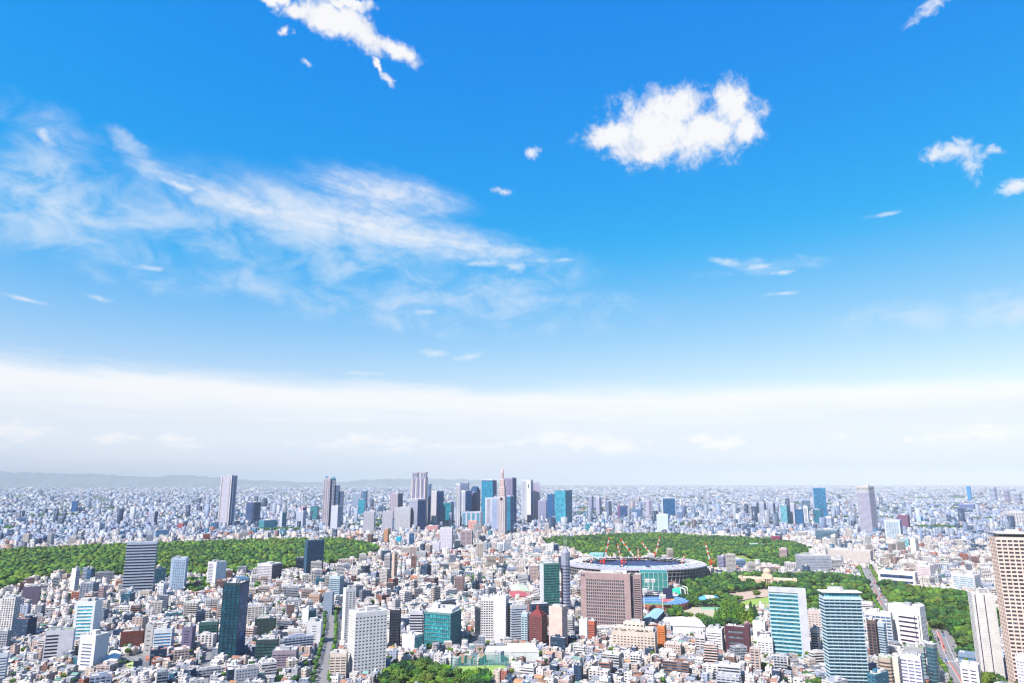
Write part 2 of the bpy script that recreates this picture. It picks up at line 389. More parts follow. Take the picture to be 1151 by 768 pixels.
# ------------------------------------------------------------------ ground
gm, gt, gb = newmat('city_ground')
geo = gt.node('ShaderNodeNewGeometry')
n1 = gt.noise(geo.outputs['Position'], 0.01, 6, 0.6); n2 = gt.noise(geo.outputs['Position'], 0.15, 4, 0.6)
gc = gt.mix(gt.ramp(n1, 0.35, 0.65), (0.075, 0.085, 0.105, 1), (0.15, 0.15, 0.16, 1))
gc = gt.mix(gt.ramp(n2, 0.52, 0.7), gc, (0.24, 0.23, 0.23, 1)); gc = gt.mix(gt.ramp(gt.noise(geo.outputs['Position'], 0.05, 5, 0.65), 0.60, 0.66), gc, (0.07, 0.10, 0.04, 1))
gt.l.new(gc, gb.inputs['Base Color']); gb.inputs['Roughness'].default_value = 0.9
g = MB(); g.face([(-70000, -2000, 0), (70000, -2000, 0), (70000, 72000, 0), (-70000, 72000, 0)])
tag(g.build('ground', gm), kind='structure')

M_ASPH = flat_material('asphalt', (0.17, 0.165, 0.17), 0.85, 0.12, 0.2)
M_RED = flat_material('red_lane_paint', (0.30, 0.12, 0.10), 0.8, 0.1, 0.5)
M_WHITE = flat_material('road_paint', (0.5, 0.5, 0.5), 0.7, 0.1, 0.8)
M_PAVE = flat_material('paving', (0.30, 0.28, 0.27), 0.85, 0.1, 0.3)
def ribbon(name, pts, w, z, mat, kind='structure', label=None, off=0.0, h=0.0):
    L, Rr = strip(pts, w); m = MB()
    if off:
        P = [Vector(p) for p in pts]; new = []
        for i, p in enumerate(P):
            d = (P[min(i + 1, len(P) - 1)] - P[max(i - 1, 0)]).normalized(); new.append(p + Vector((d.y, -d.x)) * off)
        L, Rr = strip(new, w)
    for i in range(len(L) - 1):
        m.quadbox([tuple(Rr[i]), tuple(Rr[i + 1]), tuple(L[i + 1]), tuple(L[i])], z - max(h, 0.002), z) if h else m.face([(*Rr[i], z), (*Rr[i + 1], z), (*L[i + 1], z), (*L[i], z)])
    return tag(m.build(name, mat), kind=kind)
ROADS = [('avenue', GP([(1056, 709), (1061, 722), (1065, 733), (1070, 745), (1078, 757), (1087, 772), (1100, 800)]), 27),
         ('road', GP([(972, 640), (978, 652), (983, 662), (988, 672), (993, 681), (1001, 692)]), 24),
         ('street', GP([(371, 688), (371, 705), (370, 722), (366, 740), (360, 775)]), 15),
         ('street', GP([(235, 728), (233, 745), (230, 775)]), 6),
         ('street', GP([(700, 745), (610, 752), (520, 722)]), 6),
         ('street', GP([(150, 690), (120, 720), (85, 775)]), 5)]
for nm, pts, w in ROADS:
    ribbon(nm, pts, w, 0.03, M_ASPH)
    L, Rr = strip(pts, w + (9 if w > 12 else 1)); mark_poly([tuple(p) for p in L] + [tuple(p) for p in Rr[::-1]])
    if w > 20:
        ribbon('pavement', pts, 4.0, 0.15, M_PAVE, off=w / 2 + 2, h=0.14); ribbon('pavement', pts, 4.0, 0.15, M_PAVE, off=-w / 2 - 2, h=0.14)
        for q in (-w / 6, w / 6): ribbon('road_marking', pts, 0.5, 0.036, M_WHITE, off=q)
ribbon('red_bus_lane', ROADS[0][1][:3], 5, 0.034, M_RED, off=3.5); ribbon('red_bus_lane', ROADS[0][1][3:6], 3.2, 0.034, M_RED, off=3)
ribbon('red_bus_lane', ROADS[1][1][2:5], 4, 0.034, M_RED, off=2)
zx, zy = ground(1069, 744)
for k in range(-8, 9): ribbon('zebra_crossing', [(zx + k * 1.5, zy - 2.5), (zx + k * 1.5, zy + 2.5)], 0.8, 0.038, M_WHITE)

# ------------------------------------------------------------------ parks (drawn on the ground)
PARKS = {
 'forest': GP([(-260, 640), (-120, 628), (0, 622), (60, 619), (120, 616), (200, 613), (280, 610.5), (340, 609), (385, 609), (408, 612), (424, 618), (426, 622), (405, 629), (385, 634), (340, 640), (300, 645), (255, 648), (215, 650), (190, 652),
             (150, 650), (110, 650), (60, 653), (30, 658), (-10, 672), (-120, 690), (-300, 690)]),
 'gyoen': GP([(611, 608), (645, 606), (690, 603), (740, 602), (800, 606), (860, 608), (893, 613), (912, 620), (908, 632), (880, 640), (835, 636), (800, 641), (770, 634), (700, 630), (662, 628), (645, 620), (618, 615)]),
 'gaien': GP([(770, 654), (800, 650), (835, 648), (880, 650), (925, 648), (980, 656), (983, 683), (960, 684), (930, 690), (915, 702), (905, 700), (900, 676), (868, 676), (832, 690), (846, 708), (800, 710), (752, 704), (752, 690), (768, 676)]),
 'akasaka': GP([(984, 656), (1008, 662), (1040, 668), (1070, 668), (1108, 676), (1122, 700), (1112, 742), (1072, 742), (1062, 718), (1047, 707), (1036, 694), (1004, 690), (995, 680)]),
 'lowpark': GP([(428, 776), (432, 762), (445, 752), (470, 748), (500, 752), (512, 762), (545, 764), (556, 776)]),
}
for nm, P in PARKS.items():
    mark_poly(P, grow=5)
M_GRASS = flat_material('grass', (0.17, 0.25, 0.05), 0.9, 0.15, 0.1)
M_SOIL = flat_material('woodland_floor', (0.045, 0.06, 0.025), 0.95, 0.2, 0.1)
for nm, P in PARKS.items():
    m = MB(); m.face([(x, y, 0.012) for x, y in P][::-1] if sum(P[i][0] * P[(i + 1) % len(P)][1] - P[(i + 1) % len(P)][0] * P[i][1] for i in range(len(P))) < 0 else [(x, y, 0.012) for x, y in P])
    tag(m.build('park_ground', M_SOIL), kind='structure')
def patch(name, pts, mat, z=0.02):
    P = GP(pts); A = sum(P[i][0] * P[(i + 1) % len(P)][1] - P[(i + 1) % len(P)][0] * P[i][1] for i in range(len(P)))
    if A < 0: P = P[::-1]
    m = MB(); m.face([(x, y, z) for x, y in P]); mark_poly(P, grow=3)
    mark_poly(P, grow=1, grid=clear)
    return tag(m.build(name, mat), kind='structure')
clear = np.zeros((NY, NX), bool)     # open ground inside the parks: no trees here
for nm, pts, w in ROADS:
    L, Rr = strip(pts, w + 2); mark_poly([tuple(p) for p in L] + [tuple(p) for p in Rr[::-1]], grid=clear)
M_GRAVEL = flat_material('gravel', (0.36, 0.27, 0.21), 0.9, 0.12, 0.3)
patch('gravel_forecourt', [(815, 668), (836, 666), (858, 663), (885, 664), (890, 672), (864, 671), (840, 674), (826, 677)], M_GRAVEL)
patch('lawn', [(829, 678), (840, 675), (864, 671.5), (890, 672), (892, 690), (864, 688), (846, 684), (834, 689)], flat_material('lawn_grass', (0.20, 0.29, 0.05), 0.9, 0.1, 0.1), 0.024)
patch('sports_court', [(767, 688), (776, 683), (812, 684), (812, 695), (803, 701), (765, 693)], flat_material('clay_court', (0.36, 0.31, 0.23), 0.9, 0.06), 0.02)
patch('sports_court', [(788, 683), (812, 683.4), (812, 686), (788, 685.5)], flat_material('green_court', (0.15, 0.34, 0.22), 0.9, 0.06), 0.026)
patch('playing_field', [(511, 750), (566, 748), (575, 756), (560, 763), (520, 763), (510, 757)], flat_material('field_grass', (0.20, 0.30, 0.07), 0.9, 0.12, 0.1))
patch('clearing', [(244, 618), (262, 617), (262, 620), (244, 621)], M_GRAVEL)
patch('clearing', [(310, 626), (332, 626), (332, 628), (310, 628)], M_GRAVEL)
patch('meadow', [(806, 626), (835, 625), (850, 632), (838, 636), (812, 632)], M_GRASS)
patch('schoolyard', [(140, 744), (160, 742), (160, 754), (144, 756)], flat_material('yard', (0.36, 0.42, 0.16), 0.9, 0.25, 0.1))
patch('tennis_lawn', [(826, 666.5), (830, 666), (830, 667), (827, 667.4)], M_GRAVEL, 0.03)

# ------------------------------------------------------------------ towers one can name, each a thing of its own
TOWERS = []     # (px, py, label words) used to say where the smaller buildings stand
W_ = lambda **k: dict(k='win', **k)
BL = dict(k='blank')
def CW(col=None): return dict(k='curtain', col=col)
def frame_of(pl, sp, pr, top, base, ratio):
    D = math.hypot(*ground(sp, base))
    az = lambda p: math.atan2(ray(p, top)[0], ray(p, top)[1])
    a0, a1, a2 = az(pl), az(sp), az(pr)
    wl, wr = D * math.tan(a1 - a0), D * math.tan(a2 - a1)
    if wl < 0.1: phi = R(90); w = max(wr / ratio, 6) if False else wr; d = wr
    if wr < D * 0.0006: phi = 0.0; w = wl; d = wl * ratio
    elif wl < D * 0.0006: phi = 0.0; w = wr; d = wr * ratio; wl = 0
    else:
        phi = math.atan2(wr / ratio, wl); phi = min(max(phi, R(8)), R(72)); w = wl / math.cos(phi); d = wr / math.sin(phi)
    r = Vector((math.sin(a1), math.cos(a1))); p = Vector((r.y, -r.x)); C = r * D
    if wl == 0:
        dl = -p; C = C + p * w
    else: dl = -p * math.cos(phi) + r * math.sin(phi)
    dr = p * math.sin(phi) + r * math.cos(phi)
    cen = C + dl * w / 2 + dr * d / 2
    return D, w, d, cen, -phi - a1, height_at(sp, top, D)

def blockparts(root, w, d, z0, z1, wall, glass, L, Rr, fh=3.6, band=0.5, crown=3.0, podium=4.0, far=False, cx=0.0, cy=0.0, roof=(0.55, 0.54, 0.53), parapet=1.1, units=2, seed=0, rnd=False):
    """wall, glazing and roof of one rectangular block standing at (cx, cy) under root"""
    rs = random.Random(seed + int(w * 7 + d * 3))
    m = MB(); x0, x1, y0, y1 = cx - w / 2, cx + w / 2, cy - d / 2, cy + d / 2; IN = 0.6 if not far else 1.2
    if rnd:
        m = MB(); n = 28
        def ring(k, z):
            a = 2 * math.pi * k / n
            ca, sa = math.cos(a), math.sin(a); e = 0.55
            return (cx + w / 2 * math.copysign(abs(ca) ** e, ca), cy + d / 2 * math.copysign(abs(sa) ** e, sa), z)
        def shape(s, za, zb, mb):
            q = [(cx + (ring(k, 0)[0] - cx) * s, cy + (ring(k, 0)[1] - cy) * s) for k in range(n)]
            mb.quadbox(q, za, zb, bottom=True)
    else:
        def shape(s, za, zb, mb):
            i = 0 if s == 1 else IN
            mb.box(x0 + i, x1 - i, y0 + i, y1 - i, za, zb)
    n = max(1, int(round((z1 - z0 - crown - podium) / fh))); fh = (z1 - z0 - crown - podium) / n
    g_w = fh * band
    shape(1, z0, z0 + podium + (fh - g_w) / 2, m)
    for k in range(n):
        zb = z0 + podium + k * fh + (fh - g_w) / 2 + g_w
        ze = zb + (fh - g_w) if k < n - 1 else z1
        shape(1, zb, ze, m)
    def faceparts(sp, horizontal, pos, sgn):
        # horizontal: the face runs along x at y=pos; sgn = outward direction
        W0, W1 = (x0, x1) if horizontal else (y0, y1)
        a, b_ = z0 + podium * 0.5, z1 - crown * 0.5
        def pier(u0, u1, mb, proud=0.06, za=a, zb=b_):
            lo, hi = (pos - IN * sgn * 1.2, pos + proud * sgn); lo, hi = min(lo, hi), max(lo, hi)
            if horizontal: mb.box(u0, u1, lo, hi, za, zb)
            else: mb.box(lo, hi, u0, u1, za, zb)
        Wd = W1 - W0
        if sp['k'] == 'blank':
            pier(W0 + 0.1, W1 - 0.1, m)
            if sp.get('joint'):
                pass
        elif sp['k'] == 'curtain':
            c = MB(); pier(W0 + 0.8, W1 - 0.8, c, 0.12, z0 + podium, z1 - crown * 0.6)
            c.build('glass_front', M_GLASS, root, color=sp.get('col') or glass)
            s_ = max(Wd / 24, 3.0) if not far else max(Wd / 8, 6)
            mm = MB(); u = W0 + 0.8 + s_
            while u < W1 - 1.2:
                pier(u - 0.1, u + 0.1, mm, 0.25, z0 + podium, z1 - crown * 0.6); u += s_
            zz = z0 + podium + fh
            while zz < z1 - crown and not far:
                pier(W0 + 0.85, W1 - 0.85, mm, 0.2, zz - 0.35, zz); zz += fh
            if mm.v: mm.build('mullions', M_PAINT, root, color=tuple(0.45 * x + 0.05 for x in glass) if not sp.get('mc') else sp['mc'])
        else:
            ml, mr = sp.get('ml', 0.0) * Wd, sp.get('mr', 0.0) * Wd
            if ml > 0.3: pier(W0 - 0.05, W0 + ml, m)
            if mr > 0.3: pier(W1 - mr, W1 + 0.05, m)
            if sp.get('pier'):
                s_, pw = sp['pier']; k = max(1, int((Wd - ml - mr) / s_)); s_ = (Wd - ml - mr) / k
                for i in range(0 if ml <= 0.3 else 1, k + (1 if mr <= 0.3 else 0)):
                    u = W0 + ml + i * s_; pier(max(u - pw / 2, W0 - 0.04), min(u + pw / 2, W1 + 0.04), m, 0.08 if not sp.get('fin') else sp['fin'])
            for (fa, fb) in sp.get('strips', []):   # dark recessed or blank strips
                pier(W0 + fa * Wd, W0 + fb * Wd, m)
    if not rnd:
        faceparts(L, True, y0, -1); faceparts(Rr, False, x1, 1); faceparts(L if L['k'] != 'blank' else W_(), True, y1, 1) ; faceparts(Rr, False, x0, -1)
    m.build('wall', M_PAINT, root, color=wall)
    if far or n > 60:
        gm_ = MB(); shape(0.985, z0 + 1, z1 - crown - 0.2, gm_); gm_.build('glazing', M_GLASS, root, color=glass)
    else:
        for k in range(n):
            zb = z0 + podium + k * fh + (fh - g_w) / 2
            gm_ = MB(); shape(0.985, zb - 0.02, zb + g_w + 0.02, gm_); gm_.build('window_band', M_GLASS, root, color=glass)
    rm = MB()
    if not rnd:
        rm.box(x0 + 0.4, x1 - 0.4, y0 + 0.4, y1 - 0.4, z1 - 0.3, z1 + 0.06)
        rm.build('roof', M_PAINT, root, color=roof)
        if parapet:
            pm = MB(); t = 0.35
            for q in ((x0, x1, y0, y0 + t), (x0, x1, y1 - t, y1), (x0, x0 + t, y0 + t, y1 - t), (x1 - t, x1, y0 + t, y1 - t)): pm.box(*q, z1 + 0.004, z1 + parapet)
            pm.build('parapet', M_PAINT, root, color=tuple(min(x * 1.05, .8) for x in wall))
    else:
        shape(0.94, z1, z1 + 0.3, rm); rm.build('roof', M_PAINT, root, color=roof)
    for k in range(units):
        uw, ud = w * rs.uniform(.18, .42), d * rs.uniform(.18, .42); ux, uy = cx + rs.uniform(-.22, .22) * w, cy + rs.uniform(-.22, .22) * d; uh = rs.uniform(2.5, 5.5)
        um = MB(); um.box(ux - uw / 2, ux + uw / 2, uy - ud / 2, uy + ud / 2, z1 + 0.07, z1 + uh)
        um.box(ux - uw / 2 - .2, ux + uw / 2 + .2, uy - ud / 2 - .2, uy + ud / 2 + .2, z1 + uh, z1 + uh + .3)
        um.build('roof_unit', M_PAINT, root, color=rs.choice([(0.6, 0.6, 0.6), (0.42, 0.43, 0.46), (0.68, 0.66, 0.64)]))
    if not far:
        for k in range(rs.randint(3, 7)):
            ux, uy = cx + rs.uniform(-.42, .42) * w, cy + rs.uniform(-.42, .42) * d
            um = MB(); um.box(ux - 1.4, ux + 1.4, uy - 1, uy + 1, z1 + 0.08, z1 + 1.9); um.tube((ux, uy, z1 + 1.9), (ux, uy, z1 + 2.3), .8, .8, 8)
            um.build('cooling_unit', M_PAINT, root, color=(0.62, 0.63, 0.64))

def antenna(root, x, y, z0, z1, r=0.5, col=(0.7, 0.7, 0.7), name='antenna'):
    m = MB(); m.tube((x, y, z0), (x, y, z1), r, r * 0.35, 5); return m.build(name, M_PAINT, root, color=col)

def tower(label, cat, pl, sp, pr, top, base, wall, glass=(0.04, 0.07, 0.10), L=None, Rr=None, name=None, group=None, ratio=0.9, z0=0.0, ants=(), minD=None, **k):
    D, w, d, cen, rz, h = frame_of(pl, sp, pr, top, base, ratio)
    mind = 14.0 if D < 2500 else 24.0
    if d < mind and pr - sp < 3: 
        cen = cen + (Vector((cen.x, cen.y)).normalized()) * (mind - d) / 2; d = mind
    far = k.pop('far', D > 2700)
    k.setdefault('fh', 3.7 if not far else max(3.8, D / 700)); k.setdefault('band', 0.5)
    k.setdefault('crown', 4.0 if not far else 7.0)
    root = empty(name or {'tower': 'tower', 'apartment tower': 'apartment_tower', 'office tower': 'office_tower', 'apartment block': 'apartment_block', 'office building': 'office_building'}.get(cat, cat.replace(' ', '_')), (cen.x, cen.y, 0), rz, label, cat, group)
    blockparts(root, w, d, z0, h, wall, glass, L or W_(), Rr or L or W_(), far=far, **k)
    for (fx, fy, hh, r_) in ants: antenna(root, fx * w, fy * d, h, h + hh, r_)
    c, s_ = math.cos(rz), math.sin(rz)
    q = [(cen.x + c * a - s_ * b_, cen.y + s_ * a + c * b_) for a, b_ in ((-w / 2, -d / 2), (w / 2, -d / 2), (w / 2, d / 2), (-w / 2, d / 2))]
    mark_poly(q, grow=8 if D < 2000 else 12)
    TOWERS.append((cen.x, cen.y, label, (pl + pr) / 2, h)); root['_w'] = w; root['_d'] = d; root['_h'] = h
    return root
def dims(root):
    r = root['_w'], root['_d'], root['_h']; return r

WHT = (0.74, 0.73, 0.74); CRM = (0.66, 0.58, 0.52); GRY = (0.42, 0.42, 0.45); LIL = (0.56, 0.55, 0.64); BEI = (0.60, 0.51, 0.46); DKB = (0.05, 0.09, 0.15)
G_TEAL = (0.03, 0.16, 0.20); G_BLUE = (0.035, 0.10, 0.20); G_DK = (0.02, 0.03, 0.05); G_SKY = (0.10, 0.26, 0.36); G_GRN = (0.02, 0.13, 0.12)
OT, AT, AB, OB = 'office tower', 'apartment tower', 'apartment block', 'office building'

# ---- nearest row, along the bottom of the picture
t = tower('tall white apartment block with rows of small windows beside the narrow black glass tower', AB, 392, 400, 436, 690.7, 763, WHT, (0.10, 0.11, 0.14), W_(pier=(4.0, 1.5)), W_(pier=(4.4, 2.0)), fh=4.0, band=0.42, rnd=False, units=2)
tower('slim white tower of dark slot windows rising behind the tall white apartment block', AB, 386, 389, 400.5, 662.8, 722, WHT, G_DK, BL, W_(pier=(5, 2.4)), fh=3.1, band=.4)
tower('black glass slab with blue grey upper panel, darkest tower left of the tall white apartments', OT, 251, 270.5, 280.4, 656.7, 744, (0.02, 0.05, 0.075), (0.006, 0.045, 0.075), W_(pier=(5.5, .18)), CW((0.035, 0.10, 0.20)), fh=3.6, band=.86, crown=3, podium=7)
tower('narrow black glass office tower squeezed between tall white apartments and striped block', OT, 438.5, 449.5, 450.7, 687, 730, (0.035, 0.035, 0.055), G_DK, W_(pier=(6, .4)), fh=3.8, band=.7)
tower('teal glass office block with pale plant storey and floor lines, by the playing field', OB, 476, 506.5, 519, 691, 730, (0.10, 0.24, 0.26), (0.02, 0.20, 0.25), W_(pier=(3.2, .2)), W_(pier=(3.4, .9)), fh=5.6, band=.78, crown=1.5, units=0)
t = tower('pale plant storey building with flat white roof behind the teal glass block', OB, 478, 508, 517, 686.5, 727, WHT, G_DK, W_(), fh=3.5, band=.3)
tower('grey block with dark ribbon windows attached to the teal glass block', OB, 461, 475.5, 476, 688, 728, LIL, G_DK, W_(), fh=3.8, band=.62)
tower('low white gallery building with green glass front beside the teal block', OB, 452, 466, 476, 716, 735, WHT, (0.05, .3, .28), BL, CW((0.10, .36, .34)), fh=4, band=.4)
tower('white office tower with square windows on the left and a blank grey face', OT, 540.6, 554.6, 554.7, 673, 722, WHT, (0.05, 0.05, 0.09), W_(pier=(3.4, 1.1)), fh=3.5, band=.55)
tower('white office tower with blank lavender panelled face, by the playing field', OT, 554.8, 568.5, 572, 671.5, 724, (0.66, 0.66, 0.72), G_DK, BL, W_(), fh=3.5, band=.5, ants=((-.2, 0, 6, .3), (.2, .1, 5, .3)))
tower('low dark glass building with slanted top beside the white panelled tower', OB, 533.6, 543, 547.5, 684.6, 716, (0.05, .06, .09), G_DK, CW((0.02, .03, .05)), W_(), fh=3.6)
tower('blue glass topped building with grey ribbon windows beside pale sand coloured block', OB, 570, 575, 592.7, 682, 724, (0.50, 0.52, 0.56), G_BLUE, W_(), W_(), fh=3.4, band=.5)
tower('narrow sand coloured block beside the blue ribbon windowed building', AB, 575.2, 579.6, 586, 692, 723, (0.62, .47, .36), DKB, BL, W_(), fh=3.3)
tower('narrow pale blue block with yellow balconies beside the dark red apartments', AB, 586.2, 593, 594, 691, 725, (0.42, .56, .66), G_DK, W_(pier=(4, 1.4)), fh=3.2)
t = tower('dark red brick apartment building with stepped gables and many balconies', AB, 594.4, 609, 615.4, 694, 728, (0.18, 0.06, 0.065), (0.12, 0.07, 0.08), W_(pier=(4.2, 1.2)), W_(), fh=3.1, band=.45, crown=2, units=0)
w, d, h = dims(t); m = MB()
for s_, hh in ((0.9, 2.5), (0.66, 5), (0.42, 7.5)): m.box(-w * s_ / 2, w * s_ / 2, -d * s_ / 2, d * s_ / 2, h + hh - 2.5 + .07, h + hh)
m.build('stepped_gable', M_PAINT, t, color=(0.26, .06, .07)); m = MB(); m.box(-2, 2, -2, 2, h + 7.5, h + 14); m.build('chimney', M_PAINT, t, color=(0.25, .05, .06))
tower('tall blank salmon pink tower standing right of the dark red apartments', AT, 616.8, 631.5, 637.7, 684, 731, (0.66, 0.49, 0.45), (0.10, .09, .10), BL, W_(pier=(5, 2.5)), fh=3.2, band=.4)
tower('slim tower of zigzag grey and black balconies beside the salmon pink tower', AB, 638, 644, 645.5, 695, 715, (0.45, .45, .47), G_DK, W_(), fh=3.1, band=.5)
tower('orange red brick block in front of the brown office slab', AB, 661, 668, 671, 700, 722, (0.45, .12, .07), DKB, W_(), fh=3.3, band=.35)
tower('small white corner block in front of the brown office slab', AB, 651, 660, 661, 698, 718, WHT, G_GRN, BL, W_(), fh=3.3)
# the brown office slab with its right wing
t = tower('big brown office slab with a grid of small square windows and signboard on the parapet', OT, 651.7, 708.0, 709.5, 646.5, 711, (0.37, 0.27, 0.275), (0.035, 0.06, 0.08), W_(pier=(3.5, 1.2), ml=.12, mr=.12), BL, ratio=.45, fh=5.0, band=.66, crown=9, units=3, roof=(.62, .58, .55))
w, d, h = dims(t)
blockparts(t, w * .15, d * .9, 0, h * .99, (0.35, .25, .26), G_DK, W_(), W_(pier=(3.4, 1.2)), cx=w * .5 + w * .075 + 4.5, cy=3, fh=3.5, band=.5, crown=6, units=0)
m = MB(); m.box(w * .5 - .2, w * .5 + 4.6, -d * .2, d * .4, 0, h * .97); m.build('recess', M_GLASS, t, color=G_DK)
m = MB(); m.box(-w * .49, -w * .41, -d / 2 - .5, -d / 2 - .07, h - 5, h - 1.6); m.build('signboard', M_PAINT, t, color=(0.16, .13, .16))
# cream terrace building
t = tower('long cream building of square windows with stepped roof garden terraces', AB, 687, 736, 738.5, 713, 736, (0.60, 0.51, 0.45), (0.06, .06, .09), W_(pier=(4.6, 2.2), ml=.04, mr=.02), fh=3.6, band=.4, ratio=.5, crown=5, units=0)
w, d, h = dims(t)
blockparts(t, w * .9, d * .7, h, h + 4.5, (0.62, .53, .47), G_DK, W_(pier=(6, 3)), W_(), cy=d * .1, fh=4, band=.4, crown=1, podium=.5, units=0)
blockparts(t, w * .48, d * .5, h + 4.5, h + 11, (0.64, .56, .5), G_DK, W_(pier=(6, 3)), W_(), cy=d * .15, fh=3.3, band=.4, crown=1.2, podium=.5, units=1)
m = MB()
for k in range(26):
    x, y = random.uniform(-.46, .46) * w, random.uniform(-.46, -.28) * d; z = h + .1; r = random.uniform(.9, 1.8)
    m.quadbox([(x - r, y - r * .6), (x + r * .8, y - r * .7), (x + r, y + r * .7), (x - r * .7, y + r * .6)], z, z + r * .9)
m.build('roof_garden', M_LEAF, t, color=(0.07, .13, .03))
tower('bright orange tiled narrow building at the right end of the cream terraces', AB, 738.8, 747, 748.5, 705, 729, (0.62, 0.20, 0.06), (0.2, .09, .05), W_(pier=(4, 1.6)), fh=3.2, band=.4)
tower('white office block with rows of ribbon windows left of the dark maroon building', OB, 793.5, 811, 814, 709, 736, WHT, (0.12, .13, .17), W_(ml=.06, mr=.06), fh=3.6, band=.42)
tower('pale narrow apartment block with dark balconies left of the white ribbon block', AB, 781, 792.5, 793.3, 715, 736, (0.58, .55, .56), G_DK, W_(pier=(5, 1)), fh=3.2, band=.5)
t = tower('dark maroon office building with three open floors and a tall blank fin', OB, 815, 837.4, 838, 706.5, 737, (0.085, 0.035, 0.055), (0.09, .11, .14), W_(ml=.16, mr=.1), fh=7.2, band=.45, crown=3, units=1)
w, d, h = dims(t); m = MB(); m.box(w * .5 - .1, w * .5 + 6, -d * .6, d * .5, 0, h + 4); m.build('fin_wall', M_PAINT, t, color=(0.10, .04, .06))
tower('white cube office with green tinted top behind the maroon fin', OB, 846, 860, 861, 701, 730, (0.72, .74, .72), G_DK, BL, W_(), fh=3.6)
tower('dark blue and brown block beside the large sky blue glass tower', OB, 851, 859, 866, 713.5, 735, (0.14, .12, .18), G_DK, W_(), fh=3.6)
tower('white apartment block with square windows at the foot of the sky blue glass tower', AB, 851, 868, 870, 720, 740, WHT, (0.10, .12, .2), W_(pier=(5, 1.4)), fh=3.2, band=.45)
t = tower('sky blue glass office tower wrapped in a pale grey frame over roof and right side', OT, 863.6, 897.0, 897.2, 668.5, 741, (0.40, 0.60, 0.66), (0.012, 0.10, 0.15), W_(pier=(7, .12)), BL, fh=5.3, band=.58, crown=1.0, podium=5, units=1, ratio=.42)
w, d, h = dims(t); m = MB()
m.box(w / 2 + .1, w / 2 + w * .26, -d / 2 - 1, d / 2, 0, h + 6.5); m.box(-w / 2, w / 2 + .1, -d / 2 - 1, -d / 2 + 5, h + 1.2, h + 6.5); m.box(-w / 2, w / 2 + .1, d / 2 - 4, d / 2, h + 1.2, h + 6.5)
m.build('frame_wall', M_PAINT, t, color=(0.52, 0.53, 0.60))
tower('cream block with black balconies at the foot of the pale grey framed tower', AB, 911, 919, 921, 709, 735, (0.66, .62, .58), G_DK, W_(), fh=3.3, band=.5)
tower('beige office with two rows of windows right behind the sky blue glass tower', OB, 908, 923, 924, 688, 716, (0.56, .49, .47), (0.2, .16, .17), W_(pier=(4, 2)), fh=3.7, band=.4)
t = tower('tall blue banded office tower with projecting white floor edges and flared roof', OT, 920.5, 925.5, 968.5, 672, 776, (0.50, 0.66, 0.74), (0.012, 0.05, 0.085), W_(), W_(pier=(6, .1)), fh=3.75, band=.52, crown=1.5, units=0, ratio=1.0)
w, d, h = dims(t)
blockparts(t, w * .94, d * .94, h + .1, h + 5.5, (0.35, .5, .55), (0.03, .22, .3), W_(pier=(4, .15)), W_(pier=(4, .15)), fh=5, band=.8, crown=.3, podium=.2, units=3, roof=(.66, .64, .63))
m = MB(); m.box(-w / 2 - 1.2, w / 2 + 1.2, -d / 2 - 1.2, d / 2 + 1.2, h + 5.6, h + 6.6); m.build('flared_roof', M_PAINT, t, color=(0.75, .76, .78))
k = 0
n_ = int((h - 6) / 3.75)
for k in range(n_):
    z = 4.0 + k * (h - 5.5) / n_
    m = MB(); m.box(-w / 2 - .7, w / 2 + .7, -d / 2 - .7, d / 2 + .7, z, z + .9); m.build('floor_edge', M_PAINT, t, color=(0.48, 0.64, 0.72))
tower('grey glazed office with dark blue front between banded tower and white striped building', OB, 972, 1001, 1003, 691, 728, (0.58, .58, .60), G_BLUE, W_(pier=(7, .8)), fh=4.2, band=.6)
tower('narrow black and brown glass tower right of the blue banded tower', OT, 974.5, 984, 986, 699, 745, (0.13, .09, .09), G_DK, W_(pier=(4, 1.6)), fh=3.6, band=.7)
tower('narrow building of pale blue balconies in front of the white striped building', AB, 985.5, 993, 996, 702, 745, (0.42, .52, .62), DKB, W_(), fh=3.2, band=.55)
t = tower('white office building with black ribbon windows and chamfered corner, beside the park', OB, 998, 1033.5, 1040, 684, 729, (0.72, 0.72, 0.73), (0.03, .02, .06), W_(ml=.30, mr=.12), W_(pier=(5, 2)), fh=6.8, band=.4, crown=13, units=1, ratio=.5)
w, d, h = dims(t); m = MB()
for u in (w * .30, w * .43): m.box(u, u + .9, -d / 2 - .12, -d / 2 - .02, 6, h - 12)
m.build('dark_joint', M_PAINT, t, color=(0.05, .04, .09))
t = tower('low round ended beige office with planted green roof at the bottom edge', OB, 986, 1001, 1004, 741, 785, (0.46, .38, .32), (0.07, .05, .05), W_(), fh=3.6, band=.5, rnd=True, roof=(0.30, 0.42, 0.24), units=0)
tower('plain cream stair tower beside the round ended beige office', OB, 1004, 1010, 1011, 740, 785, (0.62, .58, .52), G_DK, BL, W_(), fh=3.6, units=0)
tower('white apartment block with a lilac grid of windows at the bottom edge', AB, 1011, 1034.5, 1036, 739.5, 786, (0.70, 0.69, 0.76), (0.16, .17, .30), W_(pier=(5.2, 1.2), ml=.05), fh=3.5, band=.5)
tower('grey office with planted roof terrace behind the lilac grid block', OB, 1016, 1038, 1040, 730.5, 765, (0.34, .36, .38), G_GRN, W_(), fh=4, band=.6, roof=(0.2, .28, .12))
tower('dark curved glass corner building beside the avenue', OB, 1038.5, 1048, 1054, 725.5, 778, (0.16, .2, .24), (0.02, .07, .10), CW(), fh=3.9, band=.8, rnd=True, roof=(.6, .6, .6), units=0)
t = tower('tall pale grey panelled tower with two dark vertical slots, beside the beige apartment tower', AT, 1087.5, 1092, 1117.6, 668, 765, (0.62, 0.61, 0.61), (0.10, .10, .13), W_(pier=(4, 2)), BL, ratio=1, fh=3.4, band=.5, units=3, crown=3)
w, d, h = dims(t)
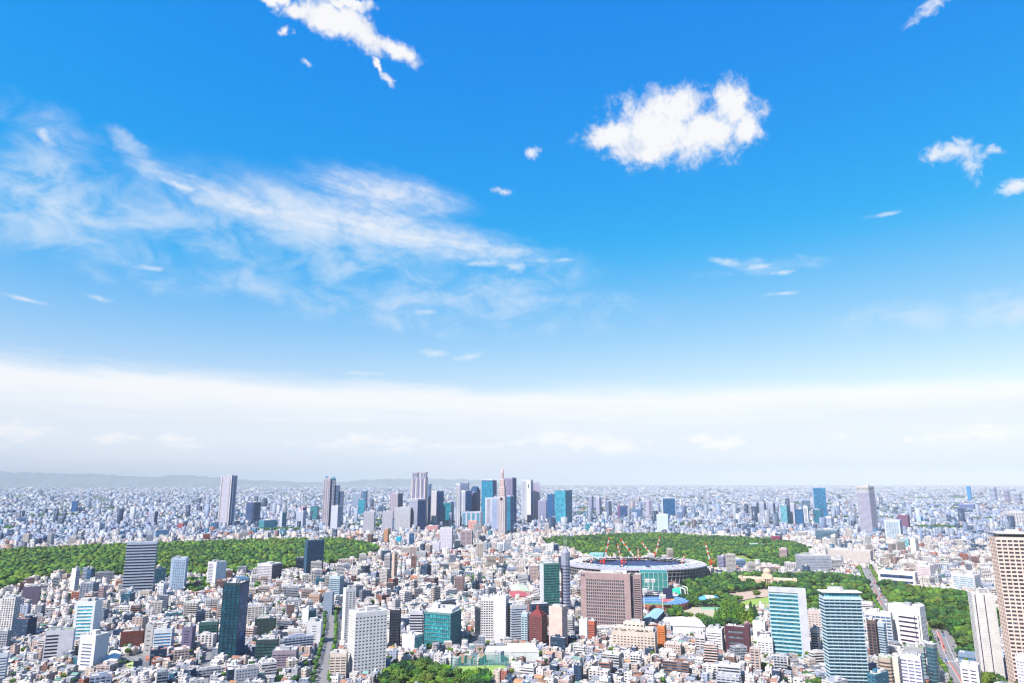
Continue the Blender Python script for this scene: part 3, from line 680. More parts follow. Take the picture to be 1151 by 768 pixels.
for u in (.12, .52):
    m = MB(); m.box(w / 2 + .02, w / 2 + .14, -d / 2 + d * u, -d / 2 + d * u + 1.1, 4, h - .5); m.build('dark_slot', M_PAINT, t, color=(0.06, .05, .10))
m = MB(); z = 8
while z < h - 2: m.box(w / 2 + .03, w / 2 + .10, -d / 2 + .2, d / 2 - .2, z, z + .14); z += 3.5
m.build('panel_joint', M_PAINT, t, color=(0.45, .44, .45))
t = tower('very tall beige apartment tower of deep square balconies, cut by the right edge', AT, 1111.5, 1118.5, 1185, 605, 773, (0.73, 0.58, 0.51), (0.045, .045, .06), W_(pier=(5, 1.5)), W_(pier=(5.6, 1.3)), ratio=1.4, fh=4.5, band=.55, crown=1.5, units=0)
w, d, h = dims(t)
blockparts(t, w * .9, d * .86, h + .1, h + 5, (0.5, .40, .36), G_DK, W_(), W_(), fh=4, band=.6, crown=.3, podium=.2, units=1)
m = MB(); m.box(-w / 2 - 1.5, w / 2 + 1.5, -d / 2 + 1, d / 2 + 1.5, h + 5.1, h + 6.4); m.build('roof_canopy', M_PAINT, t, color=(0.62, .60, .62))
tower('small white building with pale green roof at the foot of the beige apartment tower', AB, 1141.5, 1165, 1167, 742, 790, (0.70, .68, .76), (.3, .3, .45), W_(pier=(3, .6)), fh=3.3, roof=(0.45, .5, .36))
tower('low blue glass pavilion block beside the avenue and park trees', OB, 1077, 1097, 1099, 737, 748, (0.20, .28, .40), G_BLUE, W_(pier=(4, .3)), fh=3.8, band=.6, units=0, roof=(.2, .27, .38))
tower('plain white building with a few square windows beside the avenue junction', OB, 1079, 1099, 1101.5, 750, 778, (0.74, .73, .74), (0.04, .05, .12), W_(pier=(5, 2.6), ml=.1, mr=.15), fh=4, band=.4, units=1)
# ---- left half, near
tower('white apartment block with turquoise balcony bands and a white lift shaft', AB, 85, 107.5, 115.5, 677, 722, (0.72, 0.76, 0.78), (0.05, .28, .36), W_(ml=.14, mr=.12), BL, fh=5.2, band=.52, crown=5, units=2)
tower('white office block half dark ribbon windows and half blank wall', OB, 52, 84, 85, 708.5, 742, (0.64, 0.63, 0.70), G_DK, W_(mr=.52, ml=.04), fh=4.7, band=.55, units=1, roof=(.2, .3, .12))
tower('pale grey office with a stack of short ribbon windows and chamfered dark side', OB, 90, 108, 123, 716, 754, (0.66, .66, .70), (0.10, .14, .26), W_(ml=.2, mr=.2), BL, fh=4, band=.4, crown=9, units=1)
tower('dark brick red block with a grid of tiny pale windows', AB, 136, 161.5, 163, 710, 729, (0.15, 0.045, 0.035), (0.45, .38, .38), W_(pier=(3, 1.5)), fh=2.9, band=.45, ratio=.4, units=1, roof=(.6, .58, .56))
tower('blank cream stair block between the brick red block and blue banded office', OB, 164, 172.5, 173, 704, 737, (0.68, .65, .63), G_DK, W_(mr=.3, ml=.3), fh=7, band=.2)
tower('white office with sky blue ribbon windows left of the purple stair block', OB, 173.2, 193.5, 196.5, 708, 738, (0.66, .68, .74), (0.05, .2, .4), W_(mr=.05, ml=.05), fh=4, band=.55)
tower('white stepped office wrapped in a dark purple frame', OB, 205, 216.5, 220.5, 706, 737, (0.16, .14, .24), G_DK, W_(pier=(12, 8)), fh=3.7, band=.3)
tower('dark green glass office block left of the tall black slab', OB, 224, 244.5, 246, 700, 724, (0.05, .12, .12), (0.012, .07, .075), W_(pier=(4, .2)), fh=3.9, band=.75)
tower('black office block dotted with tiny white windows', OB, 287, 309.5, 310.4, 696, 717, (0.025, .05, .055), (0.35, .42, .42), W_(pier=(4.2, 3.2), ml=.15, mr=.2), fh=3.8, band=.22, roof=(.6, .58, .56))
tower('dark glass block with white roof edge in front of the dotted black block', OB, 287.5, 312, 313.5, 720, 744, (0.035, .06, .07), (0.02, .08, .09), W_(), fh=3.9, band=.6, roof=(.7, .68, .66))
tower('beige block with a tight grid of dark windows and broad terrace roof', OB, 315, 342, 344, 711, 730, (0.50, .43, .42), (0.08, .07, .10), W_(pier=(3, 1)), fh=3.4, band=.6, ratio=.9)
tower('white building with dark green glass front by the tree lined street', OB, 340, 347, 356, 686, 705, (0.62, .68, .72), G_GRN, BL, CW((0.03, .12, .13)), fh=3.8)
tower('blank white twin block above the tree lined street', OB, 345, 361, 363, 700, 724, (0.72, .72, .76), G_DK, W_(ml=.4, mr=.3), fh=3.7, band=.3)
tower('mauve apartment block with deep square balconies near the bottom edge', AB, 306, 333, 336, 732, 753, (0.30, .26, .33), (0.12, .10, .14), W_(pier=(6, 1)), fh=3.1, band=.5)
tower('cream apartment block of stacked corner balconies at the bottom edge', AB, 371.5, 390, 391, 735, 764, (0.62, .55, .50), (0.12, .09, .10), W_(pier=(6, 1.4)), fh=3.2, band=.5)
tower('blue grey glass office with stepped top beside the slim white tower', OB, 370, 382, 387, 649, 678, (0.42, .52, .58), G_BLUE, W_(pier=(3, .5)), fh=3.7, band=.6)
tower('grey blue office slab behind the tree lined street', OB, 364, 374, 376, 667, 692, (0.24, .30, .40), G_BLUE, BL, W_(), fh=3.7)
tower('salmon brick apartment block with balconies above the tree lined street', AB, 347, 359, 362, 669, 683, (0.52, .36, .30), (.2, .13, .12), W_(pier=(4, 1)), fh=3.1)
tower('white lift tower block in front of the green forest edge', AB, 233.8, 243.5, 255, 633, 662, (0.66, .66, .72), (0.06, .07, .14), W_(ml=.1, mr=.35), BL, fh=3.4, band=.5, ants=((0, 0, 8, .4),))
t = tower('light blue apartment tower with a white edge in front of the forest', AT, 192.6, 209.5, 212, 628, 667, (0.46, .58, .74), (0.16, .26, .36), W_(pier=(3.6, 1.1), ml=.2, mr=.06), fh=3.3, band=.55, units=1)
tower('wide grey office tower with even white and black horizontal stripes', OT, 142.5, 176.5, 178.3, 610, 669, (0.36, .43, .56), (0.010, .012, .03), W_(), fh=6.0, band=.50, crown=3, ratio=.6, units=1, podium=5)
tower('low square tower with two shades at the foot of the striped grey tower', AB, 143, 148, 151, 663, 675, (0.40, .47, .54), G_DK, W_(), fh=3.3)
tower('white apartment pair with dark slots at the foot of the striped tower', AB, 177, 184, 188, 657, 673, (0.70, .72, .76), (0.08, .14, .3), W_(pier=(6, 3)), fh=3.2)
tower('dark blue glass tower with a red sign band on its left edge, before the forest', OT, 343, 346, 365, 608, 649, (0.03, .09, .17), (0.015, .06, .13), BL, W_(pier=(5, .5)), fh=3.9, band=.75, units=1)
tower('dark curtain wall block with pale left wing, in front of the forest', OB, 289, 306, 317.4, 635, 655, (0.62, .60, .64), (0.05, .07, .14), W_(pier=(4, 1)), CW((0.02, .04, .07)), fh=3.6)
t = tower('blue office hall with a low rounded roof in front of the forest', OB, 260, 280, 281, 652, 660, (0.14, .2, .3), G_BLUE, W_(), fh=4, units=0)
w, d, h = dims(t); m = MB(); n_ = 10
for k in range(n_):
    a, b_ = math.pi * k / n_, math.pi * (k + 1) / n_
    A, B = (-math.cos(a) * w / 2, math.sin(a) * 6 + h + .2), (-math.cos(b_) * w / 2, math.sin(b_) * 6 + h + .2)
    m.face([(A[0], -d / 2, A[1]), (B[0], -d / 2, B[1]), (B[0], d / 2, B[1]), (A[0], d / 2, A[1])]); m.face([(A[0], -d / 2, h), (B[0], -d / 2, h), (B[0], -d / 2, B[1]), (A[0], -d / 2, A[1])])
m.build('vaulted_roof', M_PAINT, t, color=(0.10, .22, .38))
tower('grey purple windowless hall beside the left edge trees', OB, 26, 45, 47, 660, 681, (0.16, .13, .20), G_DK, BL, W_(), fh=4)
tower('pair of slim white blocks standing before the left part of the forest', AB, 81, 86, 91, 640, 668, (0.66, .70, .74), (0.1, .13, .2), BL, W_(), fh=3.3)
tower('brown striped office block right of the slim white pair', OB, 105.5, 117, 120.5, 660, 677, (0.46, .36, .38), (0.2, .12, .14), W_(), fh=3.5)
tower('small dark blue block in front of the forest right of the slim white pair', OB, 98, 103, 107, 640.5, 655, (0.04, .09, .17), G_BLUE, CW(), fh=3.6)
tower('white apartment house row along the left edge with ribbon windows', AB, -8, 9, 11, 735, 768, (0.70, .72, .76), (0.08, .18, .3), W_(), fh=3.3)
tower('grey brown tower pair member with pale grey front, behind the slim white tower', AT, 432.4, 438.5, 440.5, 624, 655, (0.42, .41, .45), G_DK, W_(pier=(3, .8)), fh=3.3)
tower('beige tower with dark right side joined to the pale grey tower', AT, 441, 443.6, 447.2, 622.5, 656, (0.55, .42, .36), (0.10, .05, .07), BL, W_(), fh=3.3)
tower('plain brown tower among white houses in the middle of the picture', AT, 511, 521, 522.3, 649, 669, (0.24, .17, .18), G_DK, W_(pier=(4, 2)), fh=3.4, band=.3)
tower('terracotta office block pair right of the beige tower', OB, 461, 470, 474, 648, 657, (0.52, .26, .19), DKB, W_(pier=(5, 2)), fh=3.4)
tower('brick red block beside a dark grey block in the middle', OB, 476, 486, 487, 649, 657, (0.40, .13, .09), DKB, BL, fh=3.4)
# green glass tower with its silver shaft
t = tower('green glass office tower with a white left side, joined to the silver shaft tower', OT, 606.6, 611.3, 629, 634.5, 692, (0.10, .22, .22), (0.008, .10, .10), BL, W_(pier=(6, .2)), fh=4.6, band=.7, crown=2, units=2, roof=(.5, .52, .52))
w, d, h = dims(t); m = MB(); m.box(-w / 2 - .1, w / 2 - 2, -d / 2 - .25, -d / 2 - .07, 0, h); m.build('white_side', M_PAINT, t, color=(0.60, .62, .68))
t = tower('silver rounded shaft tower with pointed crown and two tall masts', OT, 629.2, 634.5, 641.5, 622, 691, (0.30, .32, .42), (0.05, .07, .13), W_(), W_(), fh=5.5, band=.45, crown=22, units=0, rnd=True)
w, d, h = dims(t); m = MB()
ring_ = [(w / 2 * .97 * math.cos(2 * math.pi * k / 20), d / 2 * .97 * math.sin(2 * math.pi * k / 20)) for k in range(20)]
for k in range(20):
    a, b_ = ring_[k], ring_[(k + 1) % 20]; m.face([(*a, h + .3), (*b_, h + .3), (w * .1, 0, h + 12)])
m.build('pointed_crown', M_PAINT, t, color=(0.30, .31, .42)); antenna(t, -w * .22, 0, h, h + 36, .5, (0.6, .6, .65)); antenna(t, w * .22, 0, h, h + 34, .5, (0.6, .6, .65))
tower('white office with blue tinted stripes left of the green glass tower', OB, 559, 566, 574, 611, 622, (0.72, .74, .78), G_BLUE, W_(pier=(14, 6)), BL, fh=3.6)
tower('twin white blocks with a blue side behind the silver shaft tower', OB, 614, 622, 628, 612.5, 624, (0.72, .70, .70), G_BLUE, W_(pier=(8, 4)), CW((0.02, .10, .25)), fh=3.6)

# ---- the far cluster of skyscrapers and the towers around it
SKY = 'skyscraper'
def sk(label, pl, sp, pr, top, base, wall, glass=G_BLUE, L=None, Rr=None, **k):
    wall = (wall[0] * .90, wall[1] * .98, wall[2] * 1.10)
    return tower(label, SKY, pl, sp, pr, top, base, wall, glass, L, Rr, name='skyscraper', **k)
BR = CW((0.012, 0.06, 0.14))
t = sk('lone tall pinkish grey skyscraper with white edges and blue glass slots', 249.0, 260.8, 267.2, 535, 593, (0.50, .46, .50), DKB, W_(strips=[(.16, .84)], pier=(6, 2)), CW((0.04, .10, .22)), band=.6, ants=((-.3, 0, 10, 1),))
w, d, h = dims(t)
for u in (-w / 2, w / 2 - 3): 
    m = MB(); m.box(u, u + 3.2, -d / 2 - 1, -d / 2 - .1, 0, h); m.build('white_edge', M_PAINT, t, color=(.75, .72, .72))
for u in (.3, .86):
    m = MB(); m.box(w / 2 + .2, w / 2 + 1, -d / 2 + d * u, -d / 2 + d * (u + .13), 0, h); m.build('white_edge', M_PAINT, t, color=(.66, .68, .75))
sk('dark blue drum shaped office with a gently curved top, right of the lone tall skyscraper', 275, 285, 295.6, 565, 590, (0.09, .13, .24), (0.02, .05, .13), rnd=True, band=.6)
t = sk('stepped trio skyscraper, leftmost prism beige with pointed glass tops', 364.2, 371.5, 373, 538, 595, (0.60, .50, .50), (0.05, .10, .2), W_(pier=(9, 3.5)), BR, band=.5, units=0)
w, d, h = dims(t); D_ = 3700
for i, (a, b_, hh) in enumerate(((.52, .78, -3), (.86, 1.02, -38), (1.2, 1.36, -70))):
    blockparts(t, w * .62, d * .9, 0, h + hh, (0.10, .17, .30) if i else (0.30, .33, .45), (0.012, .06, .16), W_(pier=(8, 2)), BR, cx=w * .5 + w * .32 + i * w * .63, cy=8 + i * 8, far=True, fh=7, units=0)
for i, (xx, hh) in enumerate(((-w * .2, 0), (w * .9, -3))):
    m = MB(); q = w * .28
    for a in range(4):
        p = [(-q, -q), (q, -q), (q, q), (-q, q)]; m.face([(xx + p[a][0], p[a][1], h + hh + .2), (xx + p[(a + 1) % 4][0], p[(a + 1) % 4][1], h + hh + .2), (xx, 0, h + hh + 16)])
    m.build('glass_pyramid', M_GLASS, t, color=(0.04, .14, .25)); antenna(t, xx, 0, h + hh + 14, h + hh + 28, .9)
sk('pale lilac tower standing before the stepped trio', 372.5, 380, 384.8, 569, 596, (0.52, .50, .60), DKB, BL, W_(), band=.4)
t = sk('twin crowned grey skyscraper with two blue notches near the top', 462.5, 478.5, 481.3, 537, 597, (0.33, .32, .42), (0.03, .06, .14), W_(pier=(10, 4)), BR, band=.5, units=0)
w, d, h = dims(t)
for cx_ in (-w * .30, w * .30):
    blockparts(t, w * .34, d * .7, h + .1, h + 24, (0.40, .37, .45), (0.02, .10, .3), W_(pier=(w * .34 / 3, 5)), BR, cx=cx_, far=True, fh=12, band=.6, crown=4, podium=1, units=0)
    for s_ in (-.42, .42):
        m = MB(); m.box(cx_ + w * .34 * s_ - 3, cx_ + w * .34 * s_ + 3, -d / 2 - 2, -d / 2 - .2, 0, h - 4); m.build('pale_rib', M_PAINT, t, color=(.60, .54, .56))
m = MB(); m.box(-w * .5, w * .5, -d * .3, d * .3, h + 20, h + 27); m.build('crown_band', M_PAINT, t, color=(.36, .34, .43)); antenna(t, w * .3, 0, h + 26, h + 46, .8, (0.7, .5, .5))
sk('slim blue block peeping out right behind the twin crowned skyscraper', 481.5, 484.5, 485, 544.5, 595, (0.12, .22, .40), G_BLUE)
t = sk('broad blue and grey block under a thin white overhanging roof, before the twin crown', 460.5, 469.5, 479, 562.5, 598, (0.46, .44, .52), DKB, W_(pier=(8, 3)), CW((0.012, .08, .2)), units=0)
w, d, h = dims(t); m = MB(); m.box(-w / 2 - 3, w / 2 + 3, -d / 2 - 3, d / 2 + 3, h + 1.4, h + 5); m.build('overhanging_roof', M_PAINT, t, color=(.70, .68, .70))
sk('cream skyscraper with fine vertical lines and a blue shaded right face', 479.2, 490.8, 499, 552.5, 593, (0.62, .55, .55), (0.20, .17, .2), W_(pier=(7, 4)), CW((0.03, .12, .25)), band=.45, units=3)
sk('teal green glass office right of the cream lined skyscraper', 498, 507.2, 510.4, 565, 594, (0.22, .28, .36), (0.010, .13, .22), CW((0.012, .14, .2)), W_())
sk('thin blue fin tower before the teal green glass office', 504.8, 507.5, 508, 577, 595, (0.42, .50, .62), G_BLUE, units=0)
t = sk('white panelled skyscraper with vertical fins and grey box on top', 512.6, 517.5, 518.5, 544, 595, (0.68, .63, .64), DKB, W_(pier=(8, 4)), BL, units=0)
sk('blue grey skyscraper with two small roof towers behind the white fins', 517, 526.5, 527.5, 543, 592, (0.22, .26, .38), G_BLUE, W_(), band=.4, units=2, ants=((-.3, 0, 10, 1.2), (.2, 0, 10, 1.2)))
sk('white framed office with blue slots in the middle of the cluster', 515, 523, 530, 552, 593, (0.66, .64, .68), DKB, W_(pier=(14, 6)), CW((0.03, .14, .3)))
sk('deep blue glass slab in the middle of the cluster', 519.5, 527, 532, 557, 592, (0.04, .12, .25), (0.01, .08, .2), CW((0.015, .10, .24)), BR)
sk('purple blue slab tower beside the deep blue glass slab', 527, 532, 537.5, 554, 591, (0.12, .12, .26), (0.02, .05, .15), W_(pier=(6, 2)), BR)
t = sk('dark tower with a domed blue top behind the purple blue slab', 528.5, 536, 540, 551, 590, (0.035, .10, .22), (0.01, .06, .16), CW(), BR, units=0)
w, d, h = dims(t); m = MB()
for k in range(8):
    a, b_ = math.pi * k / 8, math.pi * (k + 1) / 8; rr = w * .42
    for (y0_, y1_) in ((-d * .4, d * .4),): m.face([(-math.cos(a) * rr, y0_, h + .2 + math.sin(a) * 20), (-math.cos(b_) * rr, y0_, h + .2 + math.sin(b_) * 20), (-math.cos(b_) * rr, y1_, h + .2 + math.sin(b_) * 20), (-math.cos(a) * rr, y1_, h + .2 + math.sin(a) * 20)])
    m.face([(-math.cos(a) * rr, -d * .4, h), (-math.cos(b_) * rr, -d * .4, h), (-math.cos(b_) * rr, -d * .4, h + .2 + math.sin(b_) * 20), (-math.cos(a) * rr, -d * .4, h + .2 + math.sin(a) * 20)])
m.build('domed_top', M_PAINT, t, color=(0.03, .10, .24))
sk('low teal building with pale columns and flat pale roof in the cluster', 519, 540, 543, 576, 595, (0.55, .52, .60), (0.03, .22, .30), W_(pier=(22, 9)), CW(), band=.85, crown=5, units=0)
sk('small salmon pink office before the pale columned teal building', 526.3, 536.5, 537, 586, 598, (0.74, .36, .30), (0.4, .2, .2), W_(pier=(7, 4)))
sk('large dark blue glass skyscraper with rooftop boxes, upper middle of the cluster', 541.3, 554, 558.4, 540.5, 593, (0.03, .12, .24), (0.012, .10, .20), CW((0.015, .15, .26)), CW((0.01, .06, .18)), units=3)
sk('white office with grey windows at the foot of the large dark blue skyscraper', 545.4, 552.8, 553, 560, 593, (0.70, .67, .70), (0.15, .13, .25), W_(ml=.25, mr=.2, pier=(6, 1)))
sk('pale blue banded tower beside the spired skyscraper', 552.8, 560, 560.5, 559.5, 597, (0.50, .56, .70), (0.16, .22, .38), W_(), band=.4, ants=((0, 0, 16, 1),))
t = sk('pink stone skyscraper stepped to a needle spire, tallest of the cluster', 559.5, 567.6, 570, 559, 603, (0.58, .49, .48), (0.08, .07, .12), W_(pier=(9, 5)), W_(pier=(9, 5)), band=.4, units=0, crown=8)
w, d, h = dims(t)
hs_ = [height_at(565, 546, 3600), height_at(565, 538, 3600), height_at(565, 530, 3600)]
D_ = math.hypot(*ground(566, 603)); hs_ = [height_at(565, y_, D_) for y_ in (548, 539, 531)]
z = h
for s_, hz in zip((.76, .56, .30), hs_):
    blockparts(t, w * s_, d * s_, z + .1, hz, (0.62, .49, .49), (0.10, .08, .12), W_(pier=(6, 3)), W_(pier=(6, 3)), far=True, fh=8, band=.4, crown=4, podium=1, units=0); z = hz
m = MB(); q = w * .14
for a in range(4):
    p = [(-q, -q), (q, -q), (q, q), (-q, q)]; m.face([(p[a][0], p[a][1], z), (p[(a + 1) % 4][0], p[(a + 1) % 4][1], z), (0, 0, z + 30)])
m.build('needle_spire', M_PAINT, t, color=(.62, .45, .45)); antenna(t, 0, 0, z + 26, z + 62, .9, (.7, .4, .4))
m = MB(); m.tube((0, -d / 2 - .3, h - 9), (0, -d / 2 - 1.2, h - 9), 7, 7, 20); m.build('clock_face', M_PAINT, t, color=(0.03, .03, .05))
sk('blue glass slab attached to the right of the needle spire skyscraper', 570, 573.5, 577.6, 557.5, 601, (0.55, .58, .68), (0.01, .10, .2), CW((0.01, .12, .22)), CW((0.01, .09, .2)), units=0)
sk('purple grey skyscraper with dark blue right face behind the needle spire', 568, 576, 580.6, 537.5, 592, (0.33, .28, .40), (0.06, .06, .15), W_(pier=(7, 3)), CW((0.008, .04, .16)), units=3, ants=((.1, 0, 12, .8),))
t = sk('white twin slab skyscraper with an oval opening in its front slab', 586, 596.8, 599.3, 540, 586, (0.60, .58, .60), DKB, W_(pier=(9, 4)), CW((0.02, .12, .24)), units=3)
w, d, h = dims(t); m = MB(); m.box(w * .05, w * .48, -d / 2 - 5, -d / 2 - .3, 0, h - 3); m.build('front_slab', M_PAINT, t, color=(.74, .72, .74))
m = MB()
for k in range(16):
    a, b_ = 2 * math.pi * k / 16, 2 * math.pi * (k + 1) / 16; cx_, cz_ = w * .26, h - 38
    m.face([(cx_, -d / 2 - 5.1, cz_), (cx_ + 4.5 * math.cos(a), -d / 2 - 5.1, cz_ + 13 * math.sin(a)), (cx_ + 4.5 * math.cos(b_), -d / 2 - 5.1, cz_ + 13 * math.sin(b_))])
m.build('oval_opening', M_GLASS, t, color=(0.03, .07, .14))
t = sk('lilac skyscraper flaring out towards its foot, right of the white twin slab', 599.4, 606.6, 607, 543, 585, (0.47, .41, .50), (0.2, .17, .26), W_(pier=(6, 4)), band=.35)
w, d, h = dims(t); m = MB(); 
for s_ in (-1,): 
    q = [(w * .1, 0, h * .5), (w / 2 - .5, 0, h * .5), (w * .95, 0, 0), (w * .1, 0, 0)]
    m.face([(x, -d / 2 - .5, z) for x, y, z in q][::-1]); m.face([(x, d / 2, z) for x, y, z in q]); m.face([(w / 2 - .5, -d / 2 - .5, h * .5), (w / 2 - .5, d / 2, h * .5), (w * .95, d / 2, 0), (w * .95, -d / 2 - .5, 0)][::-1])
m.build('flared_base', M_PAINT, t, color=(.56, .44, .48))
sk('grey lilac box office right of the flaring skyscraper', 604.6, 613.5, 615, 563, 586, (0.36, .35, .48), G_BLUE, W_(), band=.3)
sk('dark blue glass box between grey lilac box and the large teal building', 615, 622, 623.5, 556, 583, (0.02, .09, .24), (0.008, .06, .18), CW((0.01, .07, .2)))
sk('large teal glass building with curved front, rightmost of the main cluster', 623, 635.5, 643, 551.8, 590, (0.10, .26, .34), (0.02, .20, .28), CW((0.03, .20, .30)), CW((0.01, .15, .24)), units=1)
# left flank of the cluster
sk('grey slab with dark roof band, leftmost of three alike', 408.8, 420.8, 421.8, 576, 599, (0.50, .46, .49), (0.36, .33, .36), W_(pier=(9, 6)), band=.25, crown=9, units=0)
sk('grey slab with dark roof band, second of three alike', 430, 441.5, 442.6, 575.5, 600, (0.50, .46, .49), (0.36, .33, .36), W_(pier=(9, 6)), band=.25, crown=9, units=0)
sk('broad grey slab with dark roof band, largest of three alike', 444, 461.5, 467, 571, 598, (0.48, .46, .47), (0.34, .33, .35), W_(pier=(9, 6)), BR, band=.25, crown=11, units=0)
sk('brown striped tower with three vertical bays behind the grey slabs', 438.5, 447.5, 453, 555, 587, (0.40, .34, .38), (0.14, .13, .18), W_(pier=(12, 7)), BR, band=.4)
sk('dark blue tower left behind the grey slabs', 407.8, 412, 413.5, 552.5, 577, (0.03, .13, .32), G_BLUE, CW())
sk('teal glass tower before the dark blue tower', 403, 410, 411, 562, 582, (0.06, .25, .36), (0.02, .2, .3), CW())
sk('pale wide block left of the teal glass tower', 396.5, 406, 407.5, 554.5, 572, (0.50, .55, .66), DKB, W_())
sk('dark teal tower standing alone left of the stepped trio', 349.7, 357, 358.5, 569.5, 586, (0.03, .12, .24), G_TEAL, CW())
sk('white block with diagonal pattern left of the stepped trio', 333, 341, 344.5, 575, 595, (0.60, .60, .68), DKB, W_(pier=(6, 3)))
sk('pink and blue pair behind the white diagonal pattern block', 337, 340.5, 345, 571, 588, (0.50, .22, .34), DKB, BL, BR)
sk('teal grey tower with pale edges right of the drum shaped office', 314.8, 317.5, 322.6, 576, 594, (0.50, .52, .60), G_TEAL, BL, CW((0.02, .13, .2)))
sk('low wide teal blue block right of the drum shaped office', 291, 297, 312, 585.5, 597, (0.08, .22, .34), G_TEAL, CW(), CW((0.03, .16, .26)))
sk('brick red box at the foot of the lone tall skyscraper', 199.6, 206, 207.6, 589, 598.5, (0.42, .12, .13), DKB, BL)
sk('cream box right of the brick red box', 211, 217, 219, 588.5, 597.5, (0.66, .60, .56), DKB, W_())
sk('dark blue box left of the foot of the lone tall skyscraper', 237, 244, 246, 588, 596, (0.03, .11, .25), G_BLUE, CW())
sk('dark blue glass tower far out on the left, alone above low houses', 81, 87, 88.6, 563.5, 577, (0.05, .16, .36), (0.02, .09, .25), CW())
sk('grey tower with narrow dark right face far left above the forest', 166.7, 174, 178, 575.5, 592, (0.46, .46, .55), DKB, W_(pier=(8, 5)), BR)
sk('wide dark blue box above the forest right of the grey tower', 176, 189, 190.5, 596.5, 604.5, (0.03, .10, .24), G_BLUE, CW())
sk('dark blue box with pale top in front of the forest edge far left', 131, 139, 140.8, 597.5, 606, (0.05, .14, .32), G_BLUE, CW())
sk('grey purple box far left above the forest', 28, 34, 36, 601.5, 613, (0.20, .19, .32), DKB, W_())
sk('double grey blue box far left above the forest', 42, 49, 54, 603, 612.5, (0.25, .28, .42), DKB, W_(), BR)
sk('beige drum block far left above the forest', 87, 93, 97, 598, 608, (0.55, .48, .46), DKB, rnd=True)
sk('low grey box at the left end above the forest', 20, 29, 30, 582, 590.5, (0.16, .24, .40), DKB, W_())
sk('white block with two dark strips far left above the forest', 106, 112, 118.5, 588.5, 598, (0.66, .66, .70), DKB, W_(pier=(20, 9)))
# mid ground before the cluster
tower('pale lavender tower with fine grid, tall in front of the cluster', OT, 494.5, 508, 509.5, 594, 621, (0.62, .60, .70), (0.42, .40, .52), W_(pier=(6, 3.5)), fh=5, band=.35, name='office_tower')
tower('lower pale lavender wing left of the lavender fine grid tower', OT, 484, 494, 495, 610, 623, (0.60, .58, .68), (0.4, .38, .5), W_(pier=(6, 3.5)), fh=5, band=.35)
tower('brown grey office with large framed bays right of the lavender tower', OT, 517, 530.5, 532, 597, 618.5, (0.38, .31, .34), (0.14, .13, .18), W_(pier=(12, 4), ml=.1, mr=.1), fh=4.4, band=.5)
tower('dark red low block before the brown grey framed office', OB, 506.5, 514, 518.5, 620, 625.5, (0.28, .05, .09), DKB, BL, fh=4)
tower('long low brown hall before the brown grey framed office', OB, 516, 541, 543, 625.5, 631, (0.42, .30, .24), DKB, BL, fh=4, ratio=.3)
tower('bright cyan hoarded box among low houses left of the lavender tower', OB, 445.5, 450.6, 451.5, 604, 612, (0.01, .42, .62), DKB, BL, fh=4)
tower('narrow slate blue office with pale left edge left of the lavender tower', OT, 457.5, 460, 466, 599, 614, (0.50, .52, .60), G_BLUE, BL, CW((0.04, .12, .24)), fh=4)
tower('low salmon roofed block before the cream lined skyscraper', OB, 479, 492, 494, 592, 600, (0.52, .26, .28), DKB, BL, fh=5)
# right side
t = sk('dark blue glass slab with a bright white left edge, alone right of the cluster', 743.3, 744.6, 758.6, 560, 584, (0.70, .72, .76), (0.01, .08, .22), BL, CW((0.01, .08, .2)))
sk('pale green white block before the dark blue white edged slab', 737.8, 750.5, 751.8, 579, 600.5, (0.62, .68, .68), (0.3, .42, .44), W_(pier=(8, 5)), band=.3)
sk('mid blue box left of the pale green white block', 711.5, 720.5, 722, 572.5, 585, (0.12, .22, .40), DKB, W_())
sk('dark plum box with blue front above the garden woods', 694, 696.5, 705.2, 569, 583, (0.24, .10, .22), DKB, BL, CW((0.03, .08, .2)))
sk('slate tower with pale stripes above the garden woods', 680, 684, 687.4, 564, 582, (0.24, .26, .38), DKB, W_(pier=(6, 2)))
sk('lilac apartment tower above the garden woods, right of two', 669.5, 673.5, 676, 560, 580.5, (0.52, .47, .58), DKB, W_(pier=(5, 2)))
sk('lilac apartment tower above the garden woods, left of two', 661.3, 665, 667.2, 558, 576, (0.47, .44, .58), DKB, W_())
sk('tall slim beige tower left of the white edged blue slab', 726, 729, 732.4, 563, 581, (0.55, .47, .54), DKB, W_(pier=(6, 3)))
sk('small blue office above the edge of the garden woods', 657.8, 663.5, 665, 588.5, 599.5, (0.30, .40, .52), G_TEAL, CW())
sk('wide blue white office right of the blue white edged slab', 760.5, 767, 768, 575, 585, (0.26, .34, .54), DKB, W_())
t = sk('tall blue glass skyscraper with pale left edge, highest right of the cluster', 912, 913.5, 927.6, 548, 590, (0.50, .52, .66), (0.02, .12, .26), BL, CW((0.02, .13, .26)))
sk('green grey glass tower with dark top among the right hand towers', 876.6, 884, 888, 568.5, 592.5, (0.20, .32, .40), (0.03, .14, .2), CW((0.08, .24, .30)), CW((0.02, .10, .16)), crown=8)
sk('plain light grey slab right of the green grey glass tower', 888, 892.5, 894, 567.5, 592, (0.46, .45, .54), DKB, BL)
sk('dark blue glass block in the right hand group', 893.5, 902, 903, 573, 592.5, (0.02, .08, .20), G_BLUE, CW((0.012, .08, .19)))
sk('white tower with dark centre stripe in the right hand group', 902.6, 907.6, 908.6, 570, 591, (0.72, .68, .70), DKB, W_(pier=(18, 9)))
sk('dark teal block before the tall blue glass skyscraper', 913.6, 923, 924.6, 573.5, 591.5, (0.03, .12, .2), (0.01, .10, .17), CW((0.01, .10, .16)))
sk('small navy block behind the white dark striped tower', 900.8, 909, 910, 563, 578, (0.10, .22, .42), DKB, CW())
